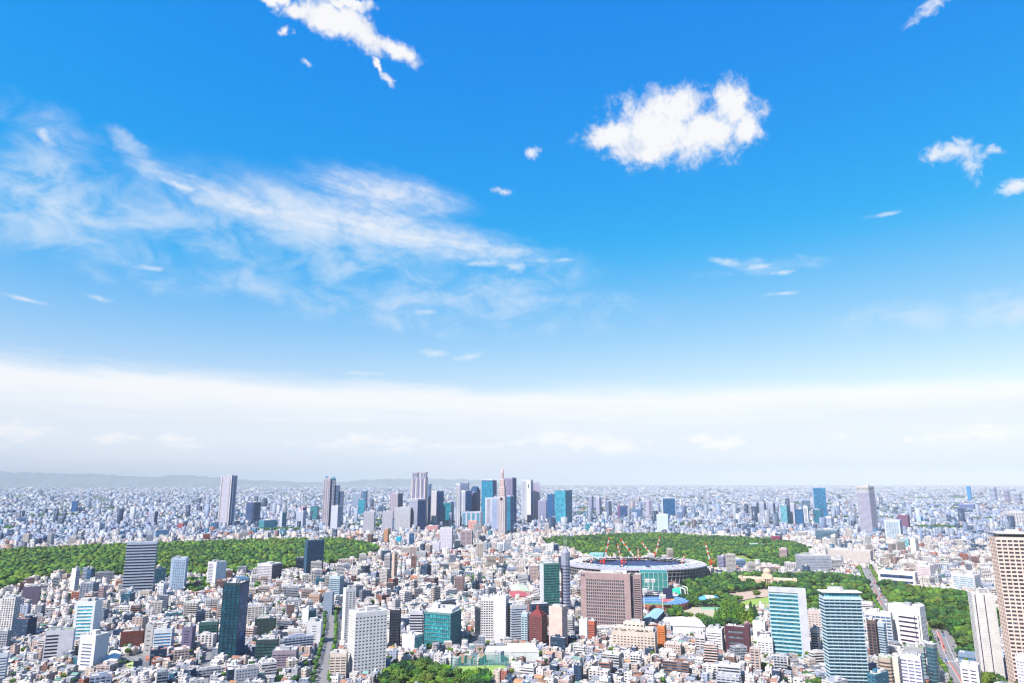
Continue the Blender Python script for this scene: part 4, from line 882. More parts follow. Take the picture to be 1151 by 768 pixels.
for i, (a, w8) in enumerate((('leftmost', 844.6), ('middle', 852.9), ('rightmost', 863.2))):
    sk('grey blue apartment slab with shaded side, %s of a far row of three' % a, w8, w8 + 5.4, w8 + 8, 565.5, 580, (0.46, .48, .58), DKB, W_(pier=(5, 2)), BR, group='three far apartment slabs in a row')
sk('pale stepped office right below the tall blue glass skyscraper', 927, 934, 937.5, 581.5, 595, (0.62, .64, .72), DKB, W_())
tower('long dark glass office slab with grey roof before the right hand towers', OB, 916, 941, 943, 596.5, 611, (0.14, .22, .30), (0.03, .10, .16), W_(), fh=5, band=.6, far=True)
tower('dark crimson office block at the edge of the garden woods', OB, 867, 876.5, 878, 603.5, 611.5, (0.22, .03, .09), DKB, W_(pier=(8, 3)), fh=5)
tower('navy block above the edge of the garden woods', OB, 838, 845, 849, 590, 597, (0.04, .10, .22), DKB, CW(), fh=5)
tower('wide grey banded office with rounded left end behind the museum trees', OB, 893.5, 903, 934.5, 625.5, 645, (0.40, .42, .50), (0.20, .24, .32), W_(), W_(), fh=4.2, band=.45, units=3, ratio=1.6)
tower('small brown and cream box tower beside the wide grey banded office', AB, 875.5, 884, 886, 617.5, 631, (0.50, .36, .34), DKB, W_(), fh=3.6)
tower('long flat beige hall stretching behind the road', OB, 930, 978, 981, 620.5, 636, (0.50, .45, .44), DKB, BL, fh=5, ratio=.7, units=4)
tower('lilac old apartment slab among trees right of the stadium', AB, 806, 813, 818, 626, 642, (0.30, .28, .42), DKB, W_(), W_(), fh=3.8)
tower('blue glass low complex among trees right of the stadium', OB, 818, 827, 838, 630, 640, (0.20, .34, .55), DKB, W_(), fh=4)
t = sk('tall grey tower of fine vertical ribs with a pale crown, right part of the skyline', 963, 976.5, 983, 553, 601, (0.44, .41, .48), (0.12, .13, .18), W_(pier=(5, 2.6)), W_(pier=(5, 2.2)), band=.5, units=0)
w, d, h = dims(t); blockparts(t, w, d, h + .1, height_at(970, 547, math.hypot(*ground(976, 601))), (0.52, .50, .50), (0.20, .24, .26), W_(pier=(6, 1.5)), W_(), far=True, fh=16, band=.6, crown=4, podium=1, units=2)
sk('greenish grey glass office with white corner right of the ribbed tower', 993.7, 1011, 1013.4, 585.5, 608, (0.56, .58, .64), (0.20, .30, .34), W_(pier=(9, 1.5), ml=.1, mr=.1), band=.6)
sk('plum brown slab tower with a dark top right of the greenish glass office', 1008.6, 1020, 1022, 579.5, 597, (0.22, .10, .17), DKB, W_(pier=(6, 4)), band=.3)
sk('sky blue box right of the plum brown slab', 1030, 1034.5, 1037.4, 580.5, 588.5, (0.45, .55, .66), DKB, BL, CW((0.03, .18, .36)))
sk('saturated blue slim tower far right on the plain', 1086, 1090, 1091, 547, 563, (0.01, .14, .36), G_BLUE, CW((0.0, .15, .4)))
sk('pale grey pointed tower far right on the plain', 1111, 1117, 1120, 548, 566, (0.50, .52, .62), DKB, W_())
sk('mauve tower pair far right on the plain', 1128, 1132, 1135, 552, 566, (0.44, .36, .48), DKB, W_())
sk('broad lilac tower at the right edge far out', 1139, 1145, 1148, 555, 568, (0.46, .42, .54), DKB, W_())
sk('wide violet blue box on the plain right', 1077, 1094, 1096.5, 567.5, 573.5, (0.16, .20, .44), DKB, W_(), ratio=.5)
sk('cream office with dark centre strip at the right edge above the beige apartment tower', 1132, 1150, 1160, 576, 593, (0.62, .55, .52), DKB, W_(pier=(14, 6)))
tower('teal glass building on dark base right part of the city', OB, 1010, 1021, 1023, 607, 618, (0.25, .38, .42), G_TEAL, CW((0.10, .26, .30)), fh=4.5)
tower('white block with dark balconies left of the teal glass building', AB, 998, 1006, 1009, 608, 620, (0.70, .68, .66), DKB, BL, W_(), fh=3.6)
tower('tall slim white slab in the right part of the city', AB, 1023, 1029, 1031.5, 605.5, 625, (0.70, .69, .70), DKB, BL, W_(), fh=3.6)
tower('white museum block with one wide black glazed front at the head of the road', OB, 986.5, 1028, 1031, 645.5, 661, (0.70, .70, .72), (0.02, .04, .10), W_(ml=.06, mr=.06), fh=13, band=.55, crown=2.5, podium=2, ratio=.5, units=0, far=False)
tower('white office with brown bands right of the black glazed museum block', OB, 1029, 1045, 1051, 636.5, 656, (0.66, .60, .62), (0.3, .22, .28), W_(), BL, fh=4, band=.35)
tower('pale embassy like office with green glazed bands behind the park trees', OB, 1069, 1095, 1102, 648, 666, (0.56, .54, .62), (0.16, .30, .34), W_(ml=.08, mr=.08), fh=4.4, band=.5, ratio=.7)
tower('pale round white office before the right hand towers', OB, 933, 939, 941, 602, 616, (0.66, .60, .54), DKB, rnd=True, fh=4)

# ------------------------------------------------------------------ stadium under construction with its cranes
def ell(cx, cy, a, b_, n, z, t0=0.0): return [(cx + a * math.cos(t0 + 2 * math.pi * k / n), cy + b_ * math.sin(t0 + 2 * math.pi * k / n), z) for k in range(n)]
def band_mesh(mb, r0, r1, col=(1, 1, 1)):
    n = len(r0)
    for k in range(n): mb.face([r0[k], r0[(k + 1) % n], r1[(k + 1) % n], r1[k]], col)
sx, sy = ground(715, 650.5)
A_, B_ = 172.0, 124.0
st_ = empty('stadium', (sx, sy, 0), 0.0, 'huge oval stadium under construction with an open ring roof, ringed by red and white cranes', 'stadium')
N_ = 96
def part(mb, name, col, mat=None, parent=None): return mb.build(name, mat or M_PAINT, parent or st_, color=col)
m = MB(); band_mesh(m, ell(0, 0, A_ * .97, B_ * .97, N_, 0), ell(0, 0, A_ * .97, B_ * .97, N_, 33)); part(m, 'outer_wall', (0.03, .05, .09), M_GLASS)
for z, gr, c_ in ((9, 1.0, (.16, .17, .22)), (18, 1.02, (.20, .20, .25)), (27, 1.035, (.30, .30, .34))):
    m = MB(); o_, i_ = ell(0, 0, A_ * gr, B_ * gr, N_, z), ell(0, 0, A_ * .96, B_ * .96, N_, z); band_mesh(m, i_, o_)
    o2 = ell(0, 0, A_ * gr, B_ * gr, N_, z + 1.6); band_mesh(m, o_, o2); band_mesh(m, o2, ell(0, 0, A_ * .96, B_ * .96, N_, z + 1.7)); part(m, 'eaves_ring', c_)
m = MB()
for k in range(N_):
    a = 2 * math.pi * k / N_
    for (rr, z0_, z1_) in ((1.0, 0, 38),):
        m.tube((A_ * .985 * math.cos(a), B_ * .985 * math.sin(a), z0_), (A_ * 1.03 * math.cos(a), B_ * 1.03 * math.sin(a), z1_ - 3), .9, .9, 4)
part(m, 'perimeter_columns', (.55, .54, .56))
m = MB(); band_mesh(m, ell(0, 0, A_ * 1.05, B_ * 1.05, N_, 36), ell(0, 0, A_ * .93, B_ * .92, N_, 40)); r0_, r1_ = ell(0, 0, A_ * .93, B_ * .92, N_, 40), ell(0, 0, A_ * .86, B_ * .85, N_, 39)
for k in range(N_):
    if k % 8 not in (2, 3) and not 66 < k < 72: m.face([r0_[k], r0_[(k + 1) % N_], r1_[(k + 1) % N_], r1_[k]])
band_mesh(m, ell(0, 0, A_ * 1.05, B_ * 1.05, N_, 33.5), ell(0, 0, A_ * 1.05, B_ * 1.05, N_, 36)); 
part(m, 'roof_ring', (.36, .36, .43))
m = MB(); r0_, r1_, r2_ = ell(0, 0, A_ * .87, B_ * .86, N_, 38.6), ell(0, 0, A_ * .74, B_ * .70, N_, 40), ell(0, 0, A_ * .70, B_ * .64, N_, 36)
for k in range(N_ // 2 + 2, N_ - 2):
    if k % 7 != 3: m.face([r0_[k], r0_[k + 1], r1_[k + 1], r1_[k]]); m.face([r1_[k], r1_[k + 1], r2_[k + 1], r2_[k]])
part(m, 'green_sheeting', (.34, .50, .50))
m = MB()
for k in range(0, N_, 2):
    a = 2 * math.pi * k / N_; c_, s_ = math.cos(a), math.sin(a)
    m.tube((A_ * .80 * c_, B_ * .78 * s_, 39.5), (A_ * .91 * c_, B_ * .89 * s_, 43), .8, .8, 4); m.tube((A_ * .91 * c_, B_ * .89 * s_, 43), (A_ * 1.04 * c_, B_ * 1.04 * s_, 37), .7, .7, 4)
part(m, 'roof_trusses', (.72, .72, .74))
m = MB(); band_mesh(m, ell(0, 0, A_ * .93, B_ * .93, N_, 33), ell(0, 0, A_ * .48, B_ * .42, N_, 2)); part(m, 'seating_bowl', (.035, .06, .15))
m = MB(); m.face(ell(0, 0, A_ * .48, B_ * .42, N_, 2)); part(m, 'pitch', (.08, .08, .09))
m = MB()
for q in ((-30, 30, -B_ * .99 - 6, -B_ * .93), (-150, -120, -B_ * .62, -B_ * .5)): m.box(*q, 0, 20)
part(m, 'site_scaffold', (.5, .52, .5))
mark_poly([(sx + p[0], sy + p[1]) for p in ell(0, 0, A_ * 1.12, B_ * 1.12, 40, 0)]); mark_poly([(sx + p[0], sy + p[1]) for p in ell(0, 0, A_ * 1.12, B_ * 1.12, 40, 0)], grid=clear)
def crane(label, base, foot_z, tip, D=None, white=False):
    """luffing crane: base pixel where its mast meets the ground or deck, tip pixel of its jib"""
    gx, gy = ground(base[0], base[1] + foot_z); D = math.hypot(gx, gy)
    root = empty('tower_crane', (gx, gy, 0), -math.atan2(gx, gy), label, 'crane', 'red and white cranes around the stadium')
    u0 = 0.0; tipx = (math.atan2(*ray(*tip)[:2]) - math.atan2(gx, gy)) * D; tipz = height_at(tip[0], tip[1], D)
    mh = max(30.0, tipz * 0.34); RED, WH = (0.80, 0.05, 0.03), (0.85, 0.82, 0.82)
    for k in range(6):
        m = MB(); z0_, z1_ = mh * k / 6, mh * (k + 1) / 6; r = 1.6
        for (x, y) in ((-r, -r), (r, -r), (r, r), (-r, r)): m.tube((x, y, z0_), (x, y, z1_), .75, .75, 4)
        for (p, q) in (((-r, -r), (r, -r)), ((r, -r), (r, r)), ((r, r), (-r, r)), ((-r, r), (-r, -r))): m.tube((*p, z0_), (*q, z1_), .55, .55, 4)
        m.build('mast_section', M_PAINT, root, color=WH if k % 2 == 0 else RED)
    m = MB(); m.box(-2.6, 2.6, -2.6, 2.6, mh, mh + 3.4); m.box(-1.2, 1.6, -4.2, -2.6, mh + .3, mh + 2.8); m.build('slewing_cab', M_PAINT, root, color=RED)
    sg = 1 if tipx >= 0 else -1
    m = MB(); m.box(min(-sg * 10, 0), max(-sg * 10, 0), -1.6, 1.6, mh + 3.42, mh + 4.4); m.box(min(-sg * 11, -sg * 7), max(-sg * 11, -sg * 7), -1.8, 1.8, mh + .6, mh + 3.2); m.build('counterweight_arm', M_PAINT, root, color=RED)
    m = MB(); m.tube((0, -1.2, mh + 3.4), (-sg * 5, 0, mh + 15), .45, .35, 4); m.tube((-sg * 9, 0, mh + 4.4), (-sg * 5, 0, mh + 15), .35, .3, 4); m.build('gantry', M_PAINT, root, color=RED)
    A = Vector((sg * 1.5, 0, mh + 4)); Bv = Vector((tipx, 0, tipz)); n = 8; d = (Bv - A).normalized(); side = d.cross(Vector((0, 1, 0)))
    for k in range(n):
        a, b_ = A.lerp(Bv, k / n), A.lerp(Bv, (k + 1) / n); m = MB(); r = 1.35 * (1 - 0.45 * k / n)
        cs = [side * r + Vector((0, r, 0)), side * r - Vector((0, r, 0)), -side * r]
        for v_ in cs: m.tube(a + v_, b_ + v_, .62, .62, 4)
        for i in range(3): m.tube(a + cs[i], b_ + cs[(i + 1) % 3], .42, .42, 4)
        m.build('jib_section', M_PAINT, root, color=RED if k in (0, 3, 5, 7) else WH)
    m = MB(); m.tube(Vector((-sg * 5, 0, mh + 15)), Bv, .18, .18, 4); m.tube(Bv, Bv - Vector((0, 0, (tipz - mh) * .5)), .15, .15, 4); m.build('cables', M_PAINT, root, color=(.3, .3, .32))
    return root
for lab, b_, fz, tp in [
    ('short white jibbed crane leaning right at the left end of the stadium', (660.5, 641), 12, (667.3, 628)),
    ('tall red and white crane leaning right, left of the stadium centre', (679, 639), 9, (685.0, 604.5)),
    ('crane with a steep jib leaning slightly left, second from the stadium left end', (699.6, 637.5), 9, (694.2, 612)),
    ('crane with the longest jib leaning far left over the back roof ring', (715.5, 637), 6, (697.2, 605.8)),
    ('short nearly upright crane beside the longest leaning jib', (718.9, 636), 6, (717.2, 616.4)),
    ('crane leaning left in the right hand pair above the back roof ring', (733.4, 633), 5, (720.9, 609.6)),
    ('tall steep crane leaning right in the right hand pair above the back roof ring', (736.8, 633), 5, (741.9, 603.4)),
    ('crane before the right front curve of the stadium, leaning right', (765.0, 650), 6, (769.9, 624.2)),
    ('crane standing clear of the stadium on its right, leaning left', (799.8, 641), 6, (792.8, 610.8))]:
    crane(lab, b_, fz, tp)
def small_crane(label, px, py, tip, s=1.0):
    r = crane(label, (px, py), 0, tip); r['group'] = 'small cranes in the distant city'; return r
small_crane('small red white crane on the roofs below the dark teal towers', 903, 590, (898, 578)); small_crane('second small red white crane right of the first, near the white striped tower', 914.5, 586, (916, 573))
# site office beside the stadium
tower('cream and pink site building right of the stadium under the free standing crane', 'site building', 787, 799, 803, 640, 651, (0.62, .56, .55), DKB, W_(), fh=4, units=2)
# ---- green net driving range in front of the stadium
gx, gy = ground(735, 666)
dr = empty('driving_range', (gx, gy, 0), R(-10), 'tall teal green netted enclosure standing before the stadium', 'driving range')
m_net, tn, bn = newmat('green_net'); geo_ = tn.node('ShaderNodeNewGeometry'); x_, y_, z_ = tn.sep(geo_.outputs['Position'])
bn.inputs['Base Color'].default_value = (0.02, 0.20, 0.20, 1); bn.inputs['Roughness'].default_value = 0.7; bn.inputs['Alpha'].default_value = 0.78
w2, d2, h2 = 30.0, 55.0, 44.0
m = MB()
for k in range(7): 
    x = -w2 + 2 * w2 * k / 6
    for y in (-d2 / 2, d2 / 2): m.tube((x, y, 0), (x, y, h2 + 1), .5, .5, 5)
for k in range(1, 5):
    for x in (-w2, w2): m.tube((x, -d2 / 2 + d2 * k / 5, 0), (x, -d2 / 2 + d2 * k / 5, h2 + 1), .5, .5, 5)
for z in (h2 * .33, h2 * .66, h2):
    for y in (-d2 / 2, d2 / 2): m.tube((-w2, y, z), (w2, y, z), .3, .3, 4)
m.build('steel_posts', M_PAINT, dr, color=(.55, .70, .68))
m = MB(); m.box(-w2, w2, -d2 / 2 + .6, d2 / 2 - .6, 0, h2, bottom=False); m.build('net', m_net, dr)
mark_poly([(gx + a, gy + b_) for a, b_ in ((-30, -32), (30, -32), (30, 32), (-30, 32))], grow=6); mark_poly([(gx + a, gy + b_) for a, b_ in ((-30, -32), (30, -32), (30, 32), (-30, 32))], grid=clear)
gx, gy = ground(671, 634)
gb_ = tower('teal clad gymnasium hall behind the left end of the stadium', 'sports hall', 662, 678, 680, 623.5, 637, (0.22, .50, .52), (0.10, .34, .38), W_(pier=(6, 2)), fh=5, band=.4, units=0, roof=(.30, .52, .54))
# ---- baseball park: blue seating bowl, brick outer wall, scoreboard, light masts
bx, by = ground(737, 682.5)
bp = empty('ballpark', (bx, by, 0), 0.0, 'small ballpark with bright blue seats and brick red outer wall beside the brown slab', 'ballpark')
BA, BB = 64.0, 60.0
m = MB(); band_mesh(m, ell(0, 0, BA, BB, 60, 0), ell(0, 0, BA, BB, 60, 13)); m.build('brick_wall', M_PAINT, bp, color=(0.42, .14, .10))
m = MB()
for k in range(0, 60):
    a = 2 * math.pi * (k + .5) / 60; c_, s_ = math.cos(a), math.sin(a)
    p = Vector((BA * 1.004 * c_, BB * 1.004 * s_, 0)); t_ = Vector((-BA * s_, BB * c_, 0)).normalized() * 1.7
    m.face([tuple(p - t_ + Vector((0, 0, 1.5))), tuple(p + t_ + Vector((0, 0, 1.5))), tuple(p + t_ + Vector((0, 0, 8))), tuple(p - t_ + Vector((0, 0, 8)))])
m.build('arches', M_PAINT, bp, color=(.05, .03, .05))
SEAT = (0.07, .20, .55)
m = MB(); band_mesh(m, ell(0, 0, BA, BB, 60, 13), ell(0, 0, BA * .58, BB * .56, 60, 2)); m.build('seating_tiers', M_PAINT, bp, color=SEAT)
m = MB()
for q in (.66, .76, .86, .93): 
    z = 2 + (q - .58) / .42 * 11; band_mesh(m, ell(0, 0, BA * q, BB * q, 60, z + .6), ell(0, 0, BA * (q + .012), BB * (q + .012), 60, z + .9))
m.build('aisle_rails', M_PAINT, bp, color=(.45, .60, .80))
m = MB(); m.face(ell(0, 0, BA * .58, BB * .56, 60, 2)); m.build('playing_field', M_PAINT, bp, color=(.12, .28, .12))
m = MB(); r0, r1 = ell(0, 0, BA * 1.02, BB * 1.02, 60, 15), ell(0, 0, BA * .80, BB * .80, 60, 18)
for k in range(12, 27): m.face([r0[k], r0[k + 1], r1[k + 1], r1[k]])
m.build('stand_roof', M_PAINT, bp, color=(.70, .66, .62))
m = MB(); m.box(18, 36, 28, 32, 4, 9.8); m.build('red_advert_board', M_PAINT, bp, color=(.70, .18, .22))
m = MB(); m.box(36.2, 44, 28, 32, 4, 9.8); m.build('orange_advert_board', M_PAINT, bp, color=(.80, .45, .10))
m = MB(); m.box(22, 41, 29, 33, 10, 30); m.build('scoreboard', M_PAINT, bp, color=(.03, .035, .09))
mark_poly([(bx + p[0], by + p[1]) for p in ell(0, 0, BA, BB, 30, 0)], grow=8); mark_poly([(bx + p[0], by + p[1]) for p in ell(0, 0, BA, BB, 30, 0)], grow=4, grid=clear)
def light_mast(px, py, hh, label):
    x, y = ground(px, py); r = empty('floodlight_mast', (x, y, 0), 0, label, 'floodlight mast', 'floodlight masts of the ballpark')
    m = MB(); m.tube((0, 0, 0), (0, 0, hh), 1.0, .6, 6); m.build('pole', M_PAINT, r, color=(.72, .73, .72))
    m = MB(); m.box(-6, 6, -.6, .6, hh - 4, hh + 3.5)
    for k in range(5): m.tube((-5 + 2.5 * k, -.6, hh + 1.5), (-5 + 2.5 * k, -1.6, hh + 1.2), .8, .9, 6); m.tube((-5 + 2.5 * k, -.6, hh - 1.5), (-5 + 2.5 * k, -1.6, hh - 1.8), .8, .9, 6)
    m.build('lamp_rack', M_PAINT, r, color=(.78, .80, .80))
light_mast(724.6, 691, 42, 'white floodlight mast in front of the blue seats, left'); light_mast(729, 672, 34, 'floodlight mast behind the blue seats, left of two'); light_mast(734, 672, 34, 'floodlight mast behind the blue seats, right of two'); light_mast(745.5, 690, 30, 'short dark floodlight mast near the long white roofs')
# green batting net with white frame, blue tent, long roofs
gx, gy = ground(761, 671); r = empty('batting_cage', (gx, gy, 0), R(-25), 'bright green netted cage held by a white portal frame, beside the ballpark', 'batting cage')
m = MB(); q0 = [(-14, -14, 2), (12, -14, 2), (12, 16, 2), (-14, 16, 2)]; q1 = [(-7, -10, 17), (10, -12, 20), (10, 14, 20), (-7, 12, 15)]
for k in range(4): m.face([q0[k], q0[(k + 1) % 4], q1[(k + 1) % 4], q1[k]])
m.face(q1); m.build('green_cover', M_PAINT, r, color=(.02, .52, .33))
m = MB()
for y in (-12, 14): m.tube((12, y, 20), (20, y, 17), 1.2, 1.2, 6); m.tube((20, y, 17), (21, y, 0), 1.2, 1.2, 6); m.tube((10, y, 21), (12, y, 0), 1.2, 1.2, 6)
m.build('portal_frame', M_PAINT, r, color=(.76, .76, .76)); mark_poly([(gx + a, gy + b_) for a, b_ in ((-18, -18), (24, -18), (24, 18), (-18, 18))]); mark_poly([(gx + a, gy + b_) for a, b_ in ((-18, -18), (24, -18), (24, 18), (-18, 18))], grid=clear)
gx, gy = ground(797, 676); r = empty('domed_tent', (gx, gy, 0), R(8), 'low blue domed tent with a white centre panel among park trees', 'tent')
for (u0, u1, c_, nm) in ((-26, -9, (.10, .36, .70), 'blue_panel'), (-9, 9, (.74, .78, .82), 'white_panel'), (9, 26, (.10, .36, .70), 'blue_panel')):
    m = MB(); st = 6
    for i in range(st):
        a, b_ = u0 + (u1 - u0) * i / st, u0 + (u1 - u0) * (i + 1) / st
        H_ = lambda x, t: 11.5 * math.sqrt(max(1 - (x / 26.5) ** 2, 0)) * math.sin(math.pi * t) ** .6 if 0 < t < 1 else 0.0
        for j in range(6):
            t0, t1 = j / 6, (j + 1) / 6; Y = lambda t: -15 + 30 * t
            m.face([(a, Y(t0), H_(a, t0)), (b_, Y(t0), H_(b_, t0)), (b_, Y(t1), H_(b_, t1)), (a, Y(t1), H_(a, t1))])
    m.build(nm, M_PAINT, r, color=c_)
P = [(gx + a, gy + b_) for a, b_ in ((-28, -40), (28, -40), (28, 17), (-28, 17))]; mark_poly(P); mark_poly(P, grid=clear)
def hall(label, pts, h, rise, roofcol, wallcol=(.5, .5, .52), name='long_hall'):
    """gabled hall over a ground quad given in the picture"""
    P = GP(pts); c = np.mean(P, 0); P = [(x - c[0], y - c[1]) for x, y in P]
    if sum(P[i][0] * P[(i + 1) % 4][1] - P[(i + 1) % 4][0] * P[i][1] for i in range(4)) < 0: P = P[::-1]
    r = empty(name, (c[0], c[1], 0), 0, label, 'hall'); m = MB(); m.quadbox(P, 0, h); m.build('wall', M_PAINT, r, color=wallcol)
    a, b_, c2, d2_ = [Vector((x * 1.02, y * 1.02, h + .05)) for x, y in P]
    if (b_ - a).length < (c2 - b_).length: a, b_, c2, d2_ = b_, c2, d2_, a
    e, f = (a + d2_) / 2 + Vector((0, 0, rise)), (b_ + c2) / 2 + Vector((0, 0, rise)); m = MB()
    m.face([a, b_, f, e]); m.face([e, f, c2, d2_]); m.face([a, e, d2_]); m.face([b_, c2, f]); m.build('roof', M_PAINT, r, color=roofcol)
    Q = [(x + c[0], y + c[1]) for x, y in P]; mark_poly(Q, grow=6); mark_poly(Q, grow=3, grid=clear)
hall('long bright white roofed hall behind the orange tiled building', [(741, 707), (793, 709), (788, 699), (748, 698)], 5, 2.5, (.78, .77, .77))
hall('second white roofed hall just left behind the row of white blocks', [(757, 716), (790, 717), (790, 711), (757, 709)], 5, 2.5, (.76, .75, .76))
hall('blue glass roofed indoor hall beside the ballpark', [(722, 702), (738, 702), (747, 692), (735, 690)], 8, 3, (.30, .50, .66), (.10, .13, .22))
hall('white sloping roofed gym above the school field trees', [(116, 752), (130, 752), (136, 742), (124, 740)], 9, 2, (.74, .74, .72))
hall('pale green roofed school building behind the green field nets', [(545, 742), (580, 742), (581, 735), (548, 735)], 10, .6, (.55, .62, .56), (.62, .63, .62))
hall('white roofed school wing with green terrace right of the green field nets', [(574, 744), (606, 744), (600, 734), (570, 734)], 12, .6, (.66, .70, .64), (.62, .66, .64))
hall('green roofed low villa in front of the forest left of the dark block', [(266, 667), (282, 667), (284, 662), (266, 662)], 6, 2, (.16, .45, .36), name='villa')
hall('red roofed school hall in the middle ground left of the green glass tower', [(575, 676), (594, 676), (590, 670), (572, 670)], 8, 2, (.45, .10, .12), (.6, .55, .55))
hall('pale green roofed arena left of the green glass tower', [(575, 669), (596, 670), (590, 662), (572, 663)], 8, 3, (.50, .56, .42), (.5, .3, .32))
hall('low beige gabled storehouse in the park beyond the road', [(932, 662), (948, 663), (947, 659), (932, 659)], 5, 2, (.66, .63, .58), name='storehouse')
hall('pale blue roofed glasshouse in the garden woods', [(838, 616), (866, 616), (866, 613), (838, 613)], 5, 2, (.45, .60, .64), name='glasshouse')
hall('long low terraced hall at the right park edge', [(1043, 668), (1078, 668), (1075, 663), (1046, 663)], 6, .8, (.55, .52, .48))
# green netting round the playing field
P = GP([(509, 763), (508, 750), (540, 748.5), (572, 749)]); r = empty('field_net_fence', (*P[1], 0), 0, 'tall turquoise green net fence on poles round the playing field', 'net fence')
m = MB(); m2 = MB(); mn2 = m_net.copy(); mn2.name = 'field_net'; mn2.node_tree.nodes['Principled BSDF'].inputs['Alpha'].default_value = .4
for i in range(3):
    a, b_ = Vector(P[i]) - Vector(P[1]), Vector(P[i + 1]) - Vector(P[1]); n = 7
    for k in range(n + 1): p = a.lerp(b_, k / n); m.tube((p.x, p.y, 0), (p.x, p.y, 14), .28, .2, 5)
    m2.face([(a.x, a.y, .3), (b_.x, b_.y, .3), (b_.x, b_.y, 13.6), (a.x, a.y, 13.6)])
m.build('poles', M_PAINT, r, color=(.10, .45, .40)); m2.build('net', mn2, r)
# ---- memorial gallery with its dome
gx, gy = ground(863, 658); D = math.hypot(gx, gy); mpp = D / F * 1.02
r = empty('memorial_gallery', (gx, gy, 0), -math.atan2(gx, gy) - R(2), 'symmetrical tan stone gallery with a central dome and two long wings above the lawn', 'gallery')
TAN = (0.72, 0.54, 0.41); DK = (0.10, .06, .05)
def bx_(nm, x0, x1, y0, y1, z0, z1, col, mat=None): m = MB(); m.box(x0, x1, y0, y1, z0, z1); return m.build(nm, mat or M_PAINT, r, color=col)
for s_ in (-1, 1):
    bx_('wing', min(s_ * 12, s_ * 64), max(s_ * 12, s_ * 64), -9, 9, 0, 15, TAN); bx_('wing_roof', min(s_ * 12.5, s_ * 60), max(s_ * 12.5, s_ * 60), -7, 7, 15.1, 17, (.70, .58, .47))
    bx_('cornice', min(s_ * 12, s_ * 64.6), max(s_ * 12, s_ * 64.6), -9.6, -9.03, 13.2, 14.6, (.72, .58, .46))
    bx_('end_pavilion', min(s_ * 56, s_ * 66), max(s_ * 56, s_ * 66), -11, 11, 0, 17, (.64, .48, .36))
    for k in range(9): x = s_ * (17 + k * 4.4); bx_('window', x - .7, x + .7, -9.12, -9.01, 4, 11, DK, M_GLASS)
    m = MB(); m.tube((s_ * 61, 0, 17), (s_ * 61, 0, 18.5), 4, 3.8, 16); m.build('turret', M_PAINT, r, color=(.66, .52, .40))
bx_('central_block', -12, 12, -13, 12, 0, 22, TAN); bx_('attic', -10, 10, -10, 10, 22.1, 25, (.66, .50, .38))
for x in (-6.2, -2.1, 2.1, 6.2):
    m = MB(); m.tube((x, -14, 3), (x, -14, 15), .8, .7, 8); m.build('column', M_PAINT, r, color=(.70, .55, .43))
for x in (-4.1, 0, 4.1): bx_('entrance_arch', x - 1.5, x + 1.5, -13.2, -13.02, 3, 14.5, DK)
bx_('pediment', -9, 9, -15, -13.1, 15.1, 18, (.68, .52, .40)); bx_('steps', -14, 14, -24, -15.1, 0, 1.6, (.66, .52, .42)); bx_('steps', -18, 18, -32, -24.1, 0, .8, (.66, .52, .42))
m = MB(); m.tube((0, 0, 25), (0, 0, 30), 8.6, 8.4, 24); m.build('dome_drum', M_PAINT, r, color=(.64, .48, .36)); m = MB()
for j in range(7):
    a, b_ = j / 7 * math.pi / 2, (j + 1) / 7 * math.pi / 2; band_mesh(m, ell(0, 0, 9 * math.cos(a), 9 * math.cos(a), 24, 30 + 8.5 * math.sin(a)), ell(0, 0, 9 * math.cos(b_), 9 * math.cos(b_), 24, 30 + 8.5 * math.sin(b_)))
m.build('dome', M_PAINT, r, color=(.72, .50, .36), smooth=True); m = MB(); m.tube((0, 0, 38), (0, 0, 41), .9, .4, 8); m.build('finial', M_PAINT, r, color=(.6, .45, .35))
P = [(gx + a, gy + b_) for a, b_ in ((-66, -34), (66, -34), (66, 14), (-66, 14))]; mark_poly(P); P = [(gx + a, gy + b_) for a, b_ in ((-68, -12), (-20, -40), (20, -40), (68, -12), (68, 14), (-68, 14))]; mark_poly(P, grid=clear)
# radio mast left of the garden woods, far white dome, tall far mast
def mast(label, px, base, top, r0, cols, nm='radio_mast'):
    x, y = ground(px, base); D = math.hypot(x, y); hh = height_at(px, top, D); r = empty(nm, (x, y, 0), 0, label, 'radio mast')
    n = 7
    for k in range(n):
        a, b_ = k / n, (k + 1) / n; ra, rb = r0 * (1 - a) + .4, r0 * (1 - b_) + .4; m = MB()
        for (u, v) in ((1, 1), (1, -1), (-1, -1), (-1, 1)): m.tube((u * ra, v * ra, hh * a), (u * rb, v * rb, hh * b_), .5, .5, 4)
        for (u, v, u2, v2) in ((1, 1, 1, -1), (1, -1, -1, -1), (-1, -1, -1, 1), (-1, 1, 1, 1)): m.tube((u * ra, v * ra, hh * a), (u2 * rb, v2 * rb, hh * b_), .35, .35, 4)
        m.build('lattice_section', M_PAINT, r, color=cols[k % 2])
mast('red and white lattice mast between the city blocks beside the garden woods', 606.5, 604, 584, 5, ((.62, .10, .08), (.75, .72, .72)))
mast('slender grey mast standing alone on the far plain at the left', 52.5, 553, 543.5, 9, ((.3, .36, .46), (.3, .36, .46)))
mast('white slender mast beside the ribbed grey tower', 976.5, 566, 541, 7, ((.75, .75, .78), (.75, .75, .78)))
x, y = ground(35, 549.5); r = empty('sports_dome', (x, y, 0), 0, 'small white domed roof on the far plain near the left edge', 'dome'); m = MB(); q = 62
for j in range(5):
    a, b_ = j / 5 * math.pi / 2, (j + 1) / 5 * math.pi / 2; band_mesh(m, ell(0, 0, 100 * math.cos(a), 100 * math.cos(a), 24, 22 + 42 * math.sin(a)), ell(0, 0, 100 * math.cos(b_), 100 * math.cos(b_), 24, 22 + 42 * math.sin(b_)))
